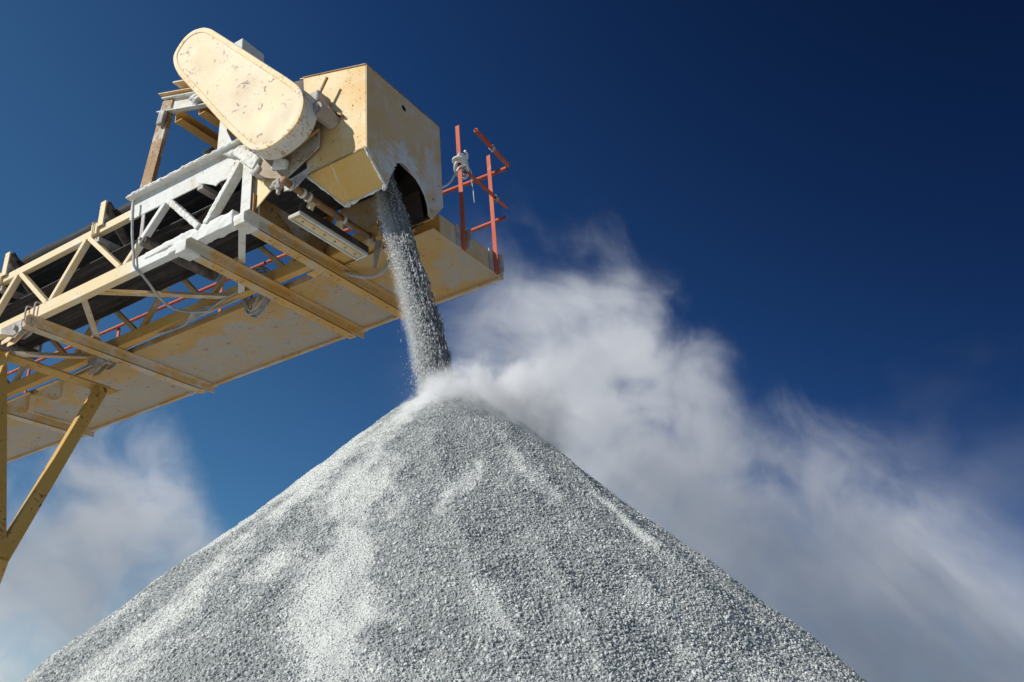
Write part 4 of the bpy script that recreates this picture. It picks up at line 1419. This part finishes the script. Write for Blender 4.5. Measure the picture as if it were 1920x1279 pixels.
CREST = [(790, 600), (850, 560), (910, 500), (1000, 470), (1080, 455), (1140, 455), (1200, 490), (1270, 570), (1340, 630), (1400, 715), (1480, 765), (1560, 770), (1640, 790), (1730, 840), (1800, 900), (1860, 955), (1930, 1010), (2100, 1150), (2250, 1250)]
make_cloud('dust_cloud', 'white dust cloud drifting off to the right behind the gravel heap', CREST, (0.6, 13.2, 0), R(-11), 8.0, 0.68, 3.0, 1.15, 2.1, 3.0, zlow=0.15, detail=6, pad=1.1, shear=0.3, low=2.2, yst=0.22)
CREST2 = [(-160, 980), (-60, 900), (60, 830), (180, 780), (270, 765), (340, 800), (380, 870), (410, 940), (470, 980), (560, 1040), (640, 1100)]
make_cloud('dust_cloud', 'soft dust cloud on the left behind the ochre support legs', CREST2, (-5.5, 16.0, 0), R(18), 7.0, 0.45, 1.9, 0.8, 1.8, 11.0, zlow=0.15, shear=0.2, yst=0.3)
HAZE = [(1380, 1100), (1480, 920), (1600, 760), (1700, 690), (1800, 640), (1900, 600), (2100, 550), (2300, 530)]
make_cloud('dust_haze', 'faint thin dust haze fading into the dark sky at the far right', HAZE, (9.0, 24.0, 0), R(-22), 7.0, 0.022, 5.0, 0.35, 4.5, 21.0, zlow=0.15, shear=0.25, detail=4, yst=0.4, low=3.0)
PUFF = [(715, 805), (745, 778), (775, 745), (805, 722), (850, 708), (885, 698), (905, 704), (935, 710), (965, 700), (1000, 696), (1025, 714), (1050, 755), (1075, 800)]
make_cloud('dust_puff', 'dense white dust puff where the falling gravel hits the top of the heap', PUFF, (-0.45, 7.0, 0), R(14), 1.3, 9.5, 0.14, 6.0, 0.22, 6.0, zlow=3.7, pad=0.12, low=0.15, yst=0.6)


def veil():
    """thin white dust clinging to the sunlit side of the falling gravel"""
    m, N, out = new_mat('veil_dust')
    tc = N.n('ShaderNodeTexCoord').outputs['Object']
    x, y, z = N.n('ShaderNodeSeparateXYZ', None, Vector=tc).outputs
    fall = N.ramp(z, 0.1, -1.9)
    uc = N.math('SUBTRACT', N.math('SUBTRACT', 1.37, N.math('MULTIPLY', z, 0.226)), N.math('MULTIPLY', fall, 0.03))
    dx, dy = N.math('SUBTRACT', x, uc), N.math('SUBTRACT', y, 0.48)
    rr = N.math('SQRT', N.math('ADD', N.math('MULTIPLY', dx, dx), N.math('MULTIPLY', N.math('MULTIPLY', dy, dy), 0.8)))
    nz = N.noise(N.mapping(tc, scale=(1, 1, 0.22)), 16.0, 5, 0.65)
    e = N.math('ADD', rr, N.math('MULTIPLY', N.math('SUBTRACT', nz, 0.5), 0.14))
    f = N.ramp(e, 0.105, 0.01)
    f = N.math('MULTIPLY', f, N.math('ADD', N.math('MULTIPLY', fall, 0.85), 0.15))
    f = N.math('MULTIPLY', f, N.ramp(z, 0.15, -0.15))
    v = N.n('ShaderNodeVolumePrincipled')
    v.inputs['Color'].default_value = (0.97, 0.97, 0.97, 1)
    N.set(v, 'Density', N.math('MULTIPLY', f, 7.5))
    N.t.links.new(v.outputs[0], out.inputs['Volume'])
    P = [(1.37 - 0.226 * n - 0.03 * max(0, min(1, (0.1 - n) / 2)), 0.45, n) for n in np.linspace(0.15, -2.15, 16)]
    rings, fs = [], []
    K = 20
    for p in P:
        rings += [(p[0] + 0.20 * math.cos(a), p[1] + 0.33 * math.sin(a), p[2]) for a in np.linspace(0, 2 * math.pi, K, endpoint=False)]
    for i in range(len(P) - 1):
        for k in range(K):
            fs.append((i * K + k, i * K + (k + 1) % K, (i + 1) * K + (k + 1) % K, (i + 1) * K + k))
    fs += [tuple(range(K)), tuple(range((len(P) - 1) * K, len(P) * K))]
    o = link('dust_veil', MB().add(rings, fs).mesh('dust_veil'), m)
    o.matrix_world = FRAME
    o['label'] = 'thin white dust veil down the sunlit left edge of the falling gravel'
    o['category'] = 'dust'
    o['kind'] = 'stuff'


veil()

# ================================================================== WORLD, SUN, CAMERA
W = bpy.data.worlds.new('World')
SC.world = W
W.use_nodes = True
W.node_tree.nodes.clear()
N = NT(W.node_tree)
sky = N.n('ShaderNodeTexSky', {'sky_type': 'NISHITA', 'sun_disc': False})
sky.sun_elevation = math.asin(SUN_DIR.z)
sky.sun_rotation = math.atan2(SUN_DIR.x, SUN_DIR.y)
sky.altitude = 1500
sky.air_density = 1.0
sky.dust_density = 0.3
sky.ozone_density = 3.0
tcw = N.n('ShaderNodeTexCoord').outputs['Generated']
dp = N.vmath('DOT_PRODUCT', tcw, tuple(Vector((0.72, 0.30, 0.62)).normalized()), out='Value')
k = N.n('ShaderNodeValToRGB', None, Fac=N.ramp(dp, 0.0, 1.0))
k.color_ramp.elements[0].position, k.color_ramp.elements[0].color = 0.1, (0.50, 0.88, 1.05, 1)
k.color_ramp.elements[1].position, k.color_ramp.elements[1].color = 1.0, (0.05, 0.115, 0.26, 1)
e = k.color_ramp.elements.new(0.55)
e.color = (0.21, 0.46, 0.78, 1)
colr = N.mix(1.0, sky.outputs[0], k.outputs[0], 'MULTIPLY')
bg = N.n('ShaderNodeBackground', None, Color=colr, Strength=0.07)
wo = N.n('ShaderNodeOutputWorld')
N.t.links.new(bg.outputs[0], wo.inputs[0])

sl = bpy.data.lights.new('sun', 'SUN')
sl.energy = 4.6
sl.angle = R(0.5)
sl.color = (1.0, 0.965, 0.905)
so = bpy.data.objects.new('sun', sl)
COL.objects.link(so)
so.rotation_euler = SUN_DIR.to_track_quat('Z', 'Y').to_euler()
so.location = (-20, -8, 25)

cd = bpy.data.cameras.new('camera')
cd.sensor_width = 36.0
cd.lens = F_PX / 1920 * 36
cd.clip_end = 3000
co = bpy.data.objects.new('camera', cd)
COL.objects.link(co)
co.location = (0, 0, CAMZ)
co.rotation_euler = (math.pi / 2 + PITCH, 0, 0)
SC.camera = co

SC.view_settings.view_transform = 'Standard'
SC.view_settings.look = 'None'
SC.view_settings.exposure = 0.1
SC.view_settings.gamma = 1.0
SC.render.engine = 'CYCLES'
cy = SC.cycles
cy.max_bounces = 14
cy.diffuse_bounces = 4
cy.glossy_bounces = 2
cy.volume_bounces = 6
cy.transparent_max_bounces = 8
cy.use_denoising = True
cy.use_adaptive_sampling = True
cy.adaptive_threshold = 0.02
cy.adaptive_min_samples = 16
cy.volume_step_rate = 0.28
cy.volume_max_steps = 128
